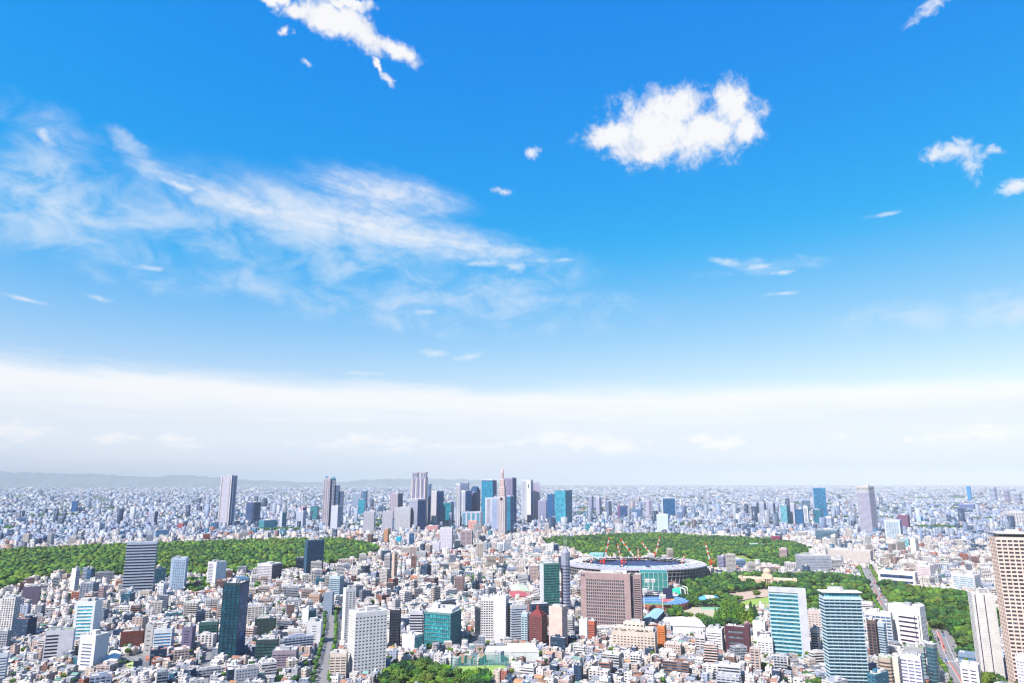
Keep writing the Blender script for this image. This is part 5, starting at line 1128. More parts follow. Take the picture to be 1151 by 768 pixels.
m.build('dome_roof', M_PAINT, r, color=(.78, .77, .76), smooth=True); m = MB(); m.tube((0, 0, 0), (0, 0, 22), 100, 100, 24); m.build('wall', M_PAINT, r, color=(.5, .5, .52))
# ---- cars on the two wide roads
def make_car(kind):
    r = empty('car'); L, Wd, hh = (4.6, 1.8, .85) if kind == 'car' else (10.5, 2.5, 2.9) if kind == 'bus' else (6.2, 2.2, 1.3)
    m = MB(); m.quadbox([(-Wd / 2, -L / 2), (Wd / 2, -L / 2), (Wd / 2, L / 2), (-Wd / 2, L / 2)], .35, hh if kind != 'bus' else hh, bottom=True)
    if kind == 'van': m.box(-Wd / 2 + .02, Wd / 2 - .02, -L / 2, L / 2 - 2, hh + .01, 2.7)
    b_ = m.build('body', M_PAINT, r)
    m = MB()
    if kind == 'car':
        a, b2 = [(-.85, -1.6), (.85, -1.6), (.85, 1.0), (-.85, 1.0)], [(-.68, -1.1), (.68, -1.1), (.68, .4), (-.68, .4)]
        for k in range(4): m.face([(*a[k], .86), (*a[(k + 1) % 4], .86), (*b2[(k + 1) % 4], 1.42), (*b2[k], 1.42)])
        m.face([(*p, 1.42) for p in b2])
    else: m.box(-Wd / 2 - .02, Wd / 2 + .02, L / 2 - 1.9, L / 2 - .1, hh + .01 if kind == 'van' else 1.5, 2.2)
    m.build('cabin_glass', M_GLASS, r, color=(.03, .04, .06))
    for sx_ in (-1, 1):
        for sy_ in (-1, 1):
            m = MB(); m.tube((sx_ * (Wd / 2 - .22), sy_ * L * .31, .36), (sx_ * (Wd / 2 + .02), sy_ * L * .31, .36), .36, .36, 10); m.build('wheel', M_PAINT, r, color=(.03, .03, .03))
    return r
protos = {k: make_car(k) for k in ('car', 'van', 'bus')}; used_ = set()
CARC = [('white', (.78, .78, .78)), ('black', (.03, .03, .035)), ('silver', (.55, .56, .58)), ('red', (.55, .04, .03)), ('blue', (.05, .12, .4)), ('grey', (.25, .25, .27))]
def put_car(kind, road, t, lane, colr, n, where):
    pts = [Vector(p) for p in ROADS[road][1]]; Ls = [(pts[i + 1] - pts[i]).length for i in range(len(pts) - 1)]; s_ = t * sum(Ls); i = 0
    while i < len(Ls) - 1 and s_ > Ls[i]: s_ -= Ls[i]; i += 1
    d = (pts[i + 1] - pts[i]).normalized(); p = pts[i] + d * s_ + Vector((-d.y, d.x)) * lane; p0 = protos[kind]
    if kind not in used_: o = p0; used_.add(kind); kids = list(p0.children)
    else:
        o = p0.copy(); COL.objects.link(o); kids = []
        for ch in p0.children: c = ch.copy(); COL.objects.link(c); c.parent = o; kids.append(c)
    o.location = (p.x, p.y, .04); o.rotation_euler = (0, 0, math.atan2(d.y, d.x) - R(90) + (math.pi if lane > 0 else 0))
    for c in kids:
        if c.name.startswith('body'): c.color = (*colr[1], 1)
    o.name = {'car': 'car', 'van': 'van', 'bus': 'bus'}[kind]
    tag(o, None, kind, 'cars driving on the wide roads'); CARS.append((o, colr[0], kind, where, t)); return o
CARS = []
rc = random.Random(5)
for road, where, n, t0, t1, lanes in ((0, 'the avenue beside the beige tower', 26, .03, .62, (-10, -6.5, -3, 3, 6.5, 10)), (1, 'the road between the park woods', 20, .2, .95, (-8.5, -5, 5, 8.5))):
    for k in range(n):
        kind = rc.choice(['car', 'car', 'car', 'van', 'bus'] if road == 0 else ['car', 'car', 'van', 'van', 'bus']); put_car(kind, road, t0 + (t1 - t0) * (k + rc.uniform(-.3, .3)) / n, rc.choice(lanes), rc.choice(CARC), k, where)
seen = {}
ORD = ['', 'second ', 'third ', 'fourth ', 'fifth ', 'sixth ', 'seventh ', 'eighth ', 'ninth ', 'tenth ', 'eleventh ', 'twelfth ', 'thirteenth ', 'fourteenth ', 'fifteenth ', 'sixteenth ', 'seventeenth ', 'eighteenth ', 'nineteenth ', 'twentieth ']
for o, cn, kind, where, t in sorted(CARS, key=lambda c: c[4]):
    k = seen.get((cn, kind, where), 0); seen[(cn, kind, where)] = k + 1
    o['label'] = (('farthest ' if k == 0 else ORD[k] + 'farthest ') + cn + ' ' + kind + ' on ' + where)

# ------------------------------------------------------------------ the ordinary buildings of the city
WALLS = [((.76, .73, .73), 'white', 26), ((.70, .65, .62), 'off white', 16), ((.66, .57, .50), 'cream', 14), ((.60, .47, .43), 'pinkish beige', 11), ((.46, .48, .54), 'light grey', 8),
         ((.26, .30, .38), 'grey', 6), ((.44, .50, .66), 'pale lilac', 5), ((.26, .15, .13), 'brown', 5), ((.42, .16, .11), 'brick red', 3.0), ((.035, .07, .14), 'dark blue grey', 7), ((.05, .20, .30), 'teal', 2), ((.70, .36, .20), 'orange', .8)]
ROOFS = [((.66, .63, .61), 38), ((.58, .52, .48), 22), ((.46, .45, .47), 14), ((.80, .78, .78), 10), ((.30, .34, .42), 6), ((.40, .50, .50), 2), ((.24, .38, .33), 2), ((.42, .22, .18), 4), ((.16, .18, .23), 5)]
GROOFS = [((.34, .34, .38), 'grey', 4), ((.24, .27, .33), 'slate blue', 3), ((.44, .24, .18), 'reddish', 3), ((.55, .52, .50), 'pale', 4), ((.62, .30, .16), 'orange', .8), ((.20, .36, .32), 'green', .8)]
wp = np.array([w[-1] for w in WALLS], float); wp /= wp.sum(); rp = np.array([w[-1] for w in ROOFS], float); rp /= rp.sum(); gp_ = np.array([w[-1] for w in GROOFS], float); gp_ /= gp_.sum()
WC = np.array([w[0] for w in WALLS]); RC = np.array([w[0] for w in ROOFS]); GC = np.array([w[0] for w in GROOFS])
def dens(x, y):
    return 0.5 + 0.5 * np.sin(x * .0061 + 1.3 * np.sin(y * .0043)) * np.sin(y * .0073 + 1.7 * np.sin(x * .0031) + 1)
HALF = R(42.5)
def districts(r0, r1, spacing):
    n = int(2 * r1 / spacing) + 3; out = []
    for i in range(-n, n):
        for j in range(0, n + 2):
            x, y = (i + RNG.uniform(.1, .9)) * spacing, (j + RNG.uniform(.1, .9)) * spacing; r = math.hypot(x, y)
            if r0 - spacing < r < r1 + spacing and abs(math.atan2(x, y)) < HALF + spacing / max(r, 1): out.append((x, y, RNG.uniform(-.6, .6) + (RNG.random() < .15) * .5))
    return np.array(out)
def lots(r0, r1, spacing, lot, street, block=6, jit=.12):
    """rotated street grids, one per district, cut where districts meet"""
    S = districts(r0, r1, spacing); X, Y, A = [], [], []
    for k, (cx_, cy_, an) in enumerate(S):
        R_ = spacing * 1.1; n = int(R_ / lot) + 2; i = np.arange(-n, n); I, J = np.meshgrid(i, i)
        u = I * lot + np.floor(I / block) * street; v = J * lot + np.floor(J / 2) * street
        u = (u + RNG.uniform(-jit, jit, u.shape) * lot).ravel(); v = (v + RNG.uniform(-jit, jit, v.shape) * lot).ravel()
        c, s_ = math.cos(an), math.sin(an); x, y = cx_ + c * u - s_ * v, cy_ + s_ * u + c * v
        ok = (np.hypot(x - cx_, y - cy_) < R_ * 1.4); r = np.hypot(x, y); ok &= (r >= r0) & (r < r1) & (np.abs(np.arctan2(x, y)) < HALF)
        x, y = x[ok], y[ok]
        near = S[np.hypot(S[:, 0] - cx_, S[:, 1] - cy_) < spacing * 3]
        if len(x) == 0: continue
        d = np.hypot(x[:, None] - near[None, :, 0], y[:, None] - near[None, :, 1]); own = np.hypot(x - cx_, y - cy_); m_ = own <= d.min(1) + 1e-6
        X.append(x[m_]); Y.append(y[m_]); A.append(np.full(m_.sum(), an))
    return np.concatenate(X), np.concatenate(Y), np.concatenate(A)
def free(x, y, w, d, a, grow=1.0):
    ok = ~taken(x, y)
    for u, v in ((-.5, -.5), (.5, -.5), (.5, .5), (-.5, .5), (0, .5), (0, -.5), (.5, 0), (-.5, 0)):
        c, s_ = np.cos(a), np.sin(a); ok &= ~taken(x + c * u * w * grow - s_ * v * d * grow, y + s_ * u * w * grow + c * v * d * grow)
    return ok
FB = []   # columns: x y w d rot h kind wall(index) roof(3) par(3)
def push(x, y, w, d, a, h, kind, wi, roof, par): FB.append(np.column_stack([x, y, w, d, a, h, kind, wi, roof, par]))
def pick(n, p): return RNG.choice(len(p), n, p=p)
def parms(n, kind):
    pitch = RNG.uniform(.28, .62, n); frac = np.where(RNG.random(n) < .22, 1.0, RNG.uniform(.5, .85, n)); band = RNG.uniform(.38, .64, n)
    if kind == 'house': frac = RNG.uniform(.3, .6, n); band = RNG.uniform(.25, .4, n)
    return np.column_stack([pitch, frac, band])
# medium blocks, near and middle distance
for r0, r1, lot, prob, hmean in ((870, 1350, 28, .26, 16), (1350, 2000, 28, .34, 17), (2000, 3400, 29, .42, 18)):
    x, y, a = lots(r0, r1, 380, lot, 8, 5)
    keep = RNG.random(len(x)) < prob * (.45 + 1.1 * dens(x, y)); x, y, a = x[keep], y[keep], a[keep]; n = len(x)
    w, d = RNG.uniform(9, 27, n), RNG.uniform(8, 20, n); h = np.clip(RNG.lognormal(math.log(hmean), .38, n), 9, 62); w *= np.where(RNG.random(n) < .16, 1.6, 1)
    ok = free(x, y, w, d, a); x, y, a, w, d, h = [q[ok] for q in (x, y, a, w, d, h)]; n = len(x)
    wi = pick(n, wp); push(x, y, w, d, a, h, np.full(n, 2), wi, RC[pick(n, rp)] * RNG.uniform(.88, 1.1, (n, 1)), parms(n, 'mid'))
    for i in range(n):
        c, s_ = math.cos(a[i]), math.sin(a[i]); q = [(x[i] + c * u - s_ * v, y[i] + s_ * u + c * v) for u, v in ((-w[i] / 2, -d[i] / 2), (w[i] / 2, -d[i] / 2), (w[i] / 2, d[i] / 2), (-w[i] / 2, d[i] / 2))]
        mark_poly(q, grow=1.5)
# houses in between
for r0, r1, lot in ((870, 1500, 11.8), (1500, 2200, 12.5), (2200, 3400, 14.5)):
    x, y, a = lots(r0, r1, 380, lot, 4.5, 6, .08); n = len(x)
    w, d = RNG.uniform(.55, .98, n) * lot, RNG.uniform(.62, .98, n) * lot; ok = free(x, y, w, d, a, .9) & (RNG.random(n) < .94)
    x, y, a, w, d = [q[ok] for q in (x, y, a, w, d)]; n = len(x); h = np.where(RNG.random(n) < .3, RNG.uniform(9, 14, n), RNG.uniform(5.8, 9.2, n))
    gab = (RNG.random(n) < .33) & (h < 9.5); wq = wp.copy(); wq[8:] *= .5; wq /= wq.sum(); wi = pick(n, wq); gi = pick(n, gp_)
    roof = np.where(gab[:, None], GC[gi], RC[pick(n, rp)]) * RNG.uniform(.66, 1.08, (n, 1)); kind = np.where(gab, 1, 0)
    push(x, y, w, d, a, h, kind, wi, roof, parms(n, 'house'))
NEAR = np.concatenate(FB); NN = len(NEAR)
# far zones: fewer, larger
FAR = []
rp_ = np.random.default_rng(77); GREENS = []
wpf = wp * np.array([.9, .9, .5, .5, 2.2, 2, 4, .7, .5, 2, 2, .3]); wpf /= wpf.sum(); rpf = rp * np.array([.8, .6, 1.3, 1, 3, 1.5, 1.5, .5, 1.6]); rpf /= rpf.sum()  # far palette weighted towards blues and greys to paint in the blue of distance
for k in range(85):
    r = rp_.uniform(3700, 16000) if k > 5 else rp_.uniform(3700, 6000); a = rp_.uniform(-R(38), R(38)); GREENS.append((r * math.sin(a), r * math.cos(a), rp_.uniform(60, 260) * (r / 6000) ** .6, rp_.uniform(50, 150) * (r / 6000) ** .8))
def ingreen(x, y, f=1.0):
    g_ = np.zeros(np.shape(x), bool)
    for (u, v, a, b_) in GREENS: g_ |= ((x - u) / (a * f)) ** 2 + ((y - v) / (b_ * f)) ** 2 < 1
    return g_
for r0, r1, sp, lot, st, pmid, hm in ((3400, 6000, 600, 23, 6, .32, 15), (6000, 11000, 1300, 42, 10, .40, 14), (11000, 22000, 2600, 80, 16, .5, 13.5), (22000, 40000, 6500, 190, 30, .5, 15)):
    FB = []; x, y, a = lots(r0, r1, sp, lot, st, 6, .2); n = len(x); ok = ~taken(x, y) if r0 < 5000 else np.ones(n, bool)
    # woods and rivers leave gaps far out
    gapn = np.sin(x * 2.2 / r0 * 6 + 2 * np.sin(y / r0 * 9)) * np.sin(y / r0 * 23 + 1.5 * np.sin(x / r0 * 5)); ok &= ~ingreen(x, y); ok &= gapn < (.93 if r0 < 10000 else .86); x, y, a = x[ok], y[ok], a[ok]; n = len(x)
    mid = RNG.random(n) < pmid * (.5 + dens(x * .6, y * .6)); w = np.where(mid, RNG.uniform(.55, .95, n), RNG.uniform(.35, .8, n)) * lot; d = RNG.uniform(.35, .7, n) * lot
    h = np.where(mid, np.clip(RNG.lognormal(math.log(hm), .42, n), 9, 70), RNG.uniform(6, 12, n)) * (1.0 if r0 < 20000 else 1.15)
    tall = RNG.random(n) < (.004 if r0 < 5000 else .003 if r0 < 10000 else .003); h = np.where(tall, RNG.uniform(40, 100, n) * (1 if r0 < 9000 else .8), h); w = np.where(tall, RNG.uniform(22, 40, n) * (1 if r0 < 9000 else 1.3), w)
    wi = pick(n, wpf); wi = np.where(tall & np.isin(wi, (7, 8, 10, 11)), 6, wi); roof = RC[pick(n, rpf)] * RNG.uniform(.85, 1.1, (n, 1)); push(x, y, w, d, a, h, np.full(n, 3), wi, roof, parms(n, 'mid')); FAR.append(np.concatenate(FB))
FAR = np.concatenate(FAR)
print('fill near', NN, 'far', len(FAR))

class Acc:
    def __init__(s): s.V = []; s.Q = []; s.C = []; s.P = []; s.U = []; s.n = 0; s.T = []; s.TC = []
    def boxes(s, x, y, w, d, a, z0, z1, wall, roof, par):
        n = len(x); c, sn = np.cos(a), np.sin(a)
        cu = np.array([-.5, .5, .5, -.5]); cv = np.array([-.5, -.5, .5, .5])
        X = x[:, None] + c[:, None] * cu * w[:, None] - sn[:, None] * cv * d[:, None]; Y = y[:, None] + sn[:, None] * cu * w[:, None] + c[:, None] * cv * d[:, None]
        V = np.zeros((n, 8, 3)); V[:, :4, 0] = X; V[:, 4:, 0] = X; V[:, :4, 1] = Y; V[:, 4:, 1] = Y; V[:, :4, 2] = z0[:, None]; V[:, 4:, 2] = z1[:, None]
        base = s.n + np.arange(n)[:, None, None] * 8; q = np.array([[0, 1, 5, 4], [1, 2, 6, 5], [2, 3, 7, 6], [3, 0, 4, 7], [4, 5, 6, 7]])
        s.V.append(V.reshape(-1, 3)); s.Q.append((base + q[None]).reshape(-1, 4)); s.n += n * 8
        C = np.repeat(wall[:, None], 5, 1); C[:, 4] = roof; s.C.append(C.reshape(-1, 3)); P = np.repeat(par[:, None], 5, 1); P[:, 4] = (1, 0, 0); s.P.append(P.reshape(-1, 3))
        hh = z1 - z0; U = np.zeros((n, 5, 4, 2)); Ls = np.stack([w, d, w, d], 1)
        for k in range(4): U[:, k, 1, 0] = Ls[:, k]; U[:, k, 2, 0] = Ls[:, k]; U[:, k, 2, 1] = hh; U[:, k, 3, 1] = hh
        s.U.append(U.reshape(-1, 4, 2))
    def gables(s, x, y, w, d, a, z0, rise, roof, wall):
        n = len(x); c, sn = np.cos(a), np.sin(a); cu = np.array([-.53, .53, .53, -.53, -.53, .53]); cv = np.array([-.55, -.55, .55, .55, 0, 0])
        X = x[:, None] + c[:, None] * cu * w[:, None] - sn[:, None] * cv * d[:, None]; Y = y[:, None] + sn[:, None] * cu * w[:, None] + c[:, None] * cv * d[:, None]
        Z = z0[:, None] + rise[:, None] * np.array([0, 0, 0, 0, 1, 1]); V = np.stack([X, Y, Z], 2); base = s.n + np.arange(n)[:, None, None] * 6
        s.V.append(V.reshape(-1, 3)); s.Q.append((base + np.array([[0, 1, 5, 4], [4, 5, 2, 3]])[None]).reshape(-1, 4)); s.C.append(np.repeat(roof, 2, 0)); s.P.append(np.tile((1, 0, 0), (2 * n, 1))); s.U.append(np.zeros((2 * n, 4, 2)))
        s.T.append((base + np.array([[0, 4, 3], [1, 2, 5]])[None]).reshape(-1, 3)); s.TC.append(np.repeat(wall, 2, 0)); s.n += n * 6
    def make(s, name, mat):
        T_ = np.concatenate(s.T) if s.T else np.zeros((0, 3), int); tcn = np.concatenate(s.TC) if s.TC else np.zeros((0, 3))
        return big_mesh(name, np.concatenate(s.V), np.concatenate(s.Q), T_, np.concatenate(s.C), tcn, np.concatenate(s.P), np.concatenate(s.U), mat)

# ------------------------------------------------------------------ trees
def crown_mesh(kind, seed, lod):
    """crown of unit radius about (0,0,0): lumps of leaf clusters with gaps between, faces tinted leaf by leaf"""
    rs = np.random.default_rng(seed); V = []; Ft = []; C = []
    def lump(c, r, nlat, nlon, squash=.8):
        b0 = len(V); V.append((c[0], c[1], c[2] + r * squash))
        for i in range(1, nlat):
            t = math.pi * i / nlat
            for j in range(nlon):
                p = 2 * math.pi * (j + .5 * (i % 2)) / nlon; rr = r * rs.uniform(.78, 1.18)
                V.append((c[0] + rr * math.sin(t) * math.cos(p), c[1] + rr * math.sin(t) * math.sin(p), c[2] + rr * math.cos(t) * squash))
        V.append((c[0], c[1], c[2] - r * squash * .8)); e = len(V) - 1
        tone = rs.uniform(.75, 1.2)
        for j in range(nlon):
            Ft.append((b0, b0 + 1 + j, b0 + 1 + (j + 1) % nlon)); C.append(tone * rs.uniform(.8, 1.2))
            o = b0 + 1 + (nlat - 2) * nlon; Ft.append((e, o + (j + 1) % nlon, o + j)); C.append(tone * rs.uniform(.8, 1.2))
        for i in range(nlat - 2):
            for j in range(nlon):
                a, b_ = b0 + 1 + i * nlon + j, b0 + 1 + i * nlon + (j + 1) % nlon; c2, d2 = a + nlon, b_ + nlon
                Ft.append((a, c2, b_)); C.append(tone * rs.uniform(.75, 1.25)); Ft.append((b_, c2, d2)); C.append(tone * rs.uniform(.75, 1.25))
    n = {0: 1, 1: 3, 2: 9}[lod]
    if kind == 'cone':
        for k in range(5 if lod < 2 else 10):
            t = k / (5 if lod < 2 else 10); a = rs.uniform(0, 6.28); q = .22 * (1 - t); lump((q * math.cos(a), q * math.sin(a), -1.3 + 3.4 * t), .62 * (1 - t) + .12, 3 if lod < 2 else 4, 5 if lod < 2 else 7, 1.1)
    elif lod == 0: lump((0, 0, 0), 1.0, 4, 7, .72)
    else:
        lump((0, 0, 0), .78, 4, 7, .8)
        for k in range(n - 1):
            a = 2.4 * k + rs.uniform(-.4, .4); q = rs.uniform(.35, .62); lump((q * math.cos(a), q * math.sin(a), rs.uniform(-.12, .38)), rs.uniform(.38, .55), 4, 6, .8)
    if lod == 2:
        nl = 170
        for k in range(nl):
            v = V[rs.integers(len(V))]; s_ = rs.uniform(.07, .15); o = np.array(v) * rs.uniform(.96, 1.12); q = rs.normal(size=(3, 3)) * s_; i = len(V)
            V.extend([tuple(o + q[0]), tuple(o + q[1]), tuple(o + q[2])]); Ft.append((i, i + 1, i + 2)); C.append(rs.uniform(.7, 1.35))
    C = np.array(C); g_ = np.column_stack([C * rs.uniform(.95, 1.05, len(C)), C, C * .9]); return np.array(V), np.array(Ft), g_
TONES = {'dark green': (.018, .060, .022), 'mid green': (.042, .105, .022), 'yellow green': (.085, .150, .022), 'olive green': (.062, .105, .022), 'bright green': (.068, .155, .022)}
TN = list(TONES); TREES = []      # x y r h tone kind(0 round, 1 cone)
def scatter(P, sp, rr, hh, probs, kind=0, seed=0, jit=.46):
    P = np.array(P); rs = np.random.default_rng(seed); x0, y0 = P.min(0); x1, y1 = P.max(0)
    X, Y = np.meshgrid(np.arange(x0, x1, sp), np.arange(y0, y1, sp * .88)); X[1::2] += sp / 2
    X = (X + rs.uniform(-jit, jit, X.shape) * sp).ravel(); Y = (Y + rs.uniform(-jit, jit, Y.shape) * sp).ravel()
    ok = inpoly(X, Y, P) & ~taken(X, Y, clear) & (rs.random(X.shape) > (.05 if sp > 11 else 0)); X, Y = X[ok], Y[ok]; n = len(X)
    low = np.sin(X * .011 + 2 * np.sin(Y * .007)) * np.sin(Y * .013 + np.sin(X * .009)); pr = np.array(probs, float)
    tone = np.array([rs.choice(5, p=(pr * np.exp(np.array([-1.1, 0, 1.1, .4, .6]) * l)) / (pr * np.exp(np.array([-1.1, 0, 1.1, .4, .6]) * l)).sum()) for l in low])
    for i in range(n): 
        s_ = rs.uniform(.62, 1.3); TREES.append((X[i], Y[i], rr * s_, hh * s_ * rs.uniform(.85, 1.15), tone[i], kind))
scatter(PARKS['forest'], 11.6, 7.2, 14, (3, 4, 3.0, 2.0, 1.6), seed=1)
scatter(PARKS['gyoen'], 12.0, 7.2, 13, (4, 4, 1, 1.5, .5), seed=2)
scatter(PARKS['gaien'], 12.5, 7.6, 13, (4, 4, 1, 2, .6), seed=3)
scatter(PARKS['akasaka'], 13.5, 8.6, 14, (3.5, 4, 1.2, 2, .7), seed=4)
scatter(PARKS['lowpark'], 10.5, 6.6, 10, (3, 4, 1, 2, .5), seed=5)
scatter(GP([(804, 703), (808, 692), (816, 686), (830, 692), (846, 700), (848, 706), (830, 708)]), 9.5, 5.4, 24, (0, 1, 1, 0, 6), 1, 6)
scatter(GP([(836, 700), (843, 690), (850, 692), (852, 702)]), 10, 5, 20, (3, 4, 0, 0, 1), 1, 7)
scatter(GP([(750, 703), (752, 699), (775, 698.5), (800, 700), (802, 706), (775, 704)]), 9.5, 4.2, 14, (1, 3, 0, 0, 3), 1, 8)
scatter(GP([(1096, 765), (1122, 760), (1134, 776), (1100, 780)]), 9, 6.4, 11, (3, 3, 1, 2, 1), 0, 9)
scatter(GP([(975, 772), (1012, 766), (1012, 780), (975, 785)]), 8, 4.6, 9, (0, 1, 2, 0, 3), 0, 10)
scatter(GP([(905, 766), (924, 762), (925, 778), (905, 780)]), 8, 5, 9, (1, 3, 1, 1, 1), 0, 11)
scatter(GP([(205, 657), (232, 652), (234, 665), (212, 672)]), 12, 7, 12, (2, 4, 2, 1, 1), 0, 12)
scatter(GP([(280, 662), (290, 658), (292, 668), (284, 671)]), 12, 7, 11, (2, 4, 1, 1, 1), 0, 13)
scatter(GP([(546, 646), (566, 644), (566, 650), (548, 652)]), 13, 7.5, 13, (4, 3, 0, 0, 0), 0, 14)
scatter(GP([(520, 655), (536, 652), (538, 658), (524, 662)]), 13, 7.5, 11, (3, 4, 1, 0, 0), 0, 15)
scatter(GP([(598, 686), (612, 684), (612, 697), (598, 694)]), 11, 6, 12, (4, 4, 0, 0, 1), 0, 16)
def along(i, off, sp, r, h, tn, t0=0.0, t1=1.0, kind=0):
    pts = [Vector(p) for p in ROADS[i][1]]
    for k in range(len(pts) - 1):
        d = pts[k + 1] - pts[k]; n = max(1, int(d.length / sp)); nr = Vector((-d.y, d.x)).normalized()
        for j in range(n):
            tt = (k + j / n) / (len(pts) - 1)
            if t0 <= tt <= t1:
                for s_ in off: p = pts[k] + d * (j / n) + nr * s_ + Vector((random.uniform(-1, 1), random.uniform(-1, 1))); TREES.append((p.x, p.y, r * random.uniform(.8, 1.15), h * random.uniform(.8, 1.15), random.choice(tn), kind))
along(0, (-16, 16), 9, 3.8, 8, (1, 2, 4)); along(1, (-14.5, 14.5), 9, 4.2, 10, (4, 2, 4)); along(2, (-9.5, 9.5), 8, 3.6, 9, (0, 1, 4))
for (u, v, a, b_) in GREENS:
    rr = math.hypot(u, v); sp = max(16, rr / 280); nn = int(3.14 * a * b_ / sp / sp * .9); q = np.sqrt(rp_.random(nn)) * .95; th = rp_.uniform(0, 6.28, nn)
    for x, y in zip(u + a * q * np.cos(th), v + b_ * q * np.sin(th)): TREES.append((x, y, sp * .62, 15 * rp_.uniform(.7, 1.3), rp_.integers(0, 2), 0))
# single garden trees between the houses
n = 4200; rx = np.sqrt(RNG.uniform(870**2, 2600**2, n)); az_ = RNG.uniform(-HALF, HALF, n); gx_, gy_ = rx * np.sin(az_), rx * np.cos(az_)
hocc = occ.copy(); 
Ha = NEAR[NEAR[:, 6] < 2]
ok = ~taken(gx_, gy_); gx_, gy_ = gx_[ok], gy_[ok]
for i in range(len(gx_)): TREES.append((gx_[i], gy_[i], random.uniform(2.4, 5.4), random.uniform(6, 11.5), random.choice((0, 1, 1, 2, 3)), 0))
TREES = np.array(TREES, float)
# houses give way to garden trees
gt_ = TREES[-len(gx_):] if len(gx_) else np.zeros((0, 6)); tocc = np.zeros((NY, NX), bool)
for x, y in zip(gt_[:, 0], gt_[:, 1]):
    i, j = int((x - OX) / RES), int((y - OY) / RES)
    if 0 <= i < NX and 0 <= j < NY: tocc[j, i] = True
kill = (NEAR[:, 6] < 2) & taken(NEAR[:, 0], NEAR[:, 1], tocc)
for u, v in ((.3, .3), (-.3, .3), (.3, -.3), (-.3, -.3)): kill |= (NEAR[:, 6] < 2) & taken(NEAR[:, 0] + u * NEAR[:, 2], NEAR[:, 1] + v * NEAR[:, 3], tocc)
NEAR = NEAR[~kill]; NN = len(NEAR)

# ------------------------------------------------------------------ which of them show largest: a small painter's buffer
BW, BH = 1024, 684; buf = np.full((BH, BW), -1, np.int32)
items = []
def sbox(x, y, w, h, ident, d):
    r = math.hypot(x, y)
    if y < 10: return
    pxb, pyb = proj(x, y, 0); pxt, pyt = proj(x, y, h); hw = F * w / 2 / r * .92
    items.append((r, min(pxb, pxt) - hw, max(pxb, pxt) * .5 + min(pxb, pxt) * .5 + hw, pyt, pyb - h * 0 + F * H * d / 2 / r / r * .6, ident))
for i, b_ in enumerate(NEAR): sbox(b_[0], b_[1], (b_[2] * abs(math.cos(b_[4])) + b_[3] * abs(math.sin(b_[4]))), b_[5], i, b_[3])
for i, t in enumerate(TREES): sbox(t[0], t[1], t[2] * 1.9, t[3], 1000000 + i, t[2] * 1.5)
for o in list(COL.objects):
    if '_w' in o: sbox(o.location.x, o.location.y, max(o['_w'], o['_d']) * .95, o['_h'], 9000000, min(o['_w'], o['_d'])); del o['_w'], o['_d'], o['_h']
for r, x0, x1, y0, y1, ident in sorted(items, reverse=True):
    s_ = BW / 1151.0; a, b_, c, d = int(x0 * s_ + .5), int(x1 * s_ + .5), int(y0 * s_ + .5), int(y1 * s_ + .5)
    if b_ <= 0 or a >= BW or d <= 0 or c >= BH: continue
    buf[max(c, 0):min(max(d, c + 1), BH), max(a, 0):min(max(b_, a + 1), BW)] = ident
ids, cnt = np.unique(buf, return_counts=True); vis = dict(zip(ids.tolist(), cnt.tolist()))
vb = np.array([vis.get(i, 0) for i in range(NN)]); vt = np.array([vis.get(1000000 + i, 0) for i in range(len(TREES))])
def top(mask, v, n):
    idx = np.where(mask & (v > 3))[0]; return idx[np.argsort(-v[idx])][:n]
sel_house = top(NEAR[:, 6] < 2, vb, 290); sel_mid = top(NEAR[:, 6] == 2, vb, 290); sel_tree = top(np.ones(len(TREES), bool), vt, 290)
print('chosen', len(sel_house), len(sel_mid), len(sel_tree), vb[sel_house[-1]], vb[sel_mid[-1]], vt[sel_tree[-1]])

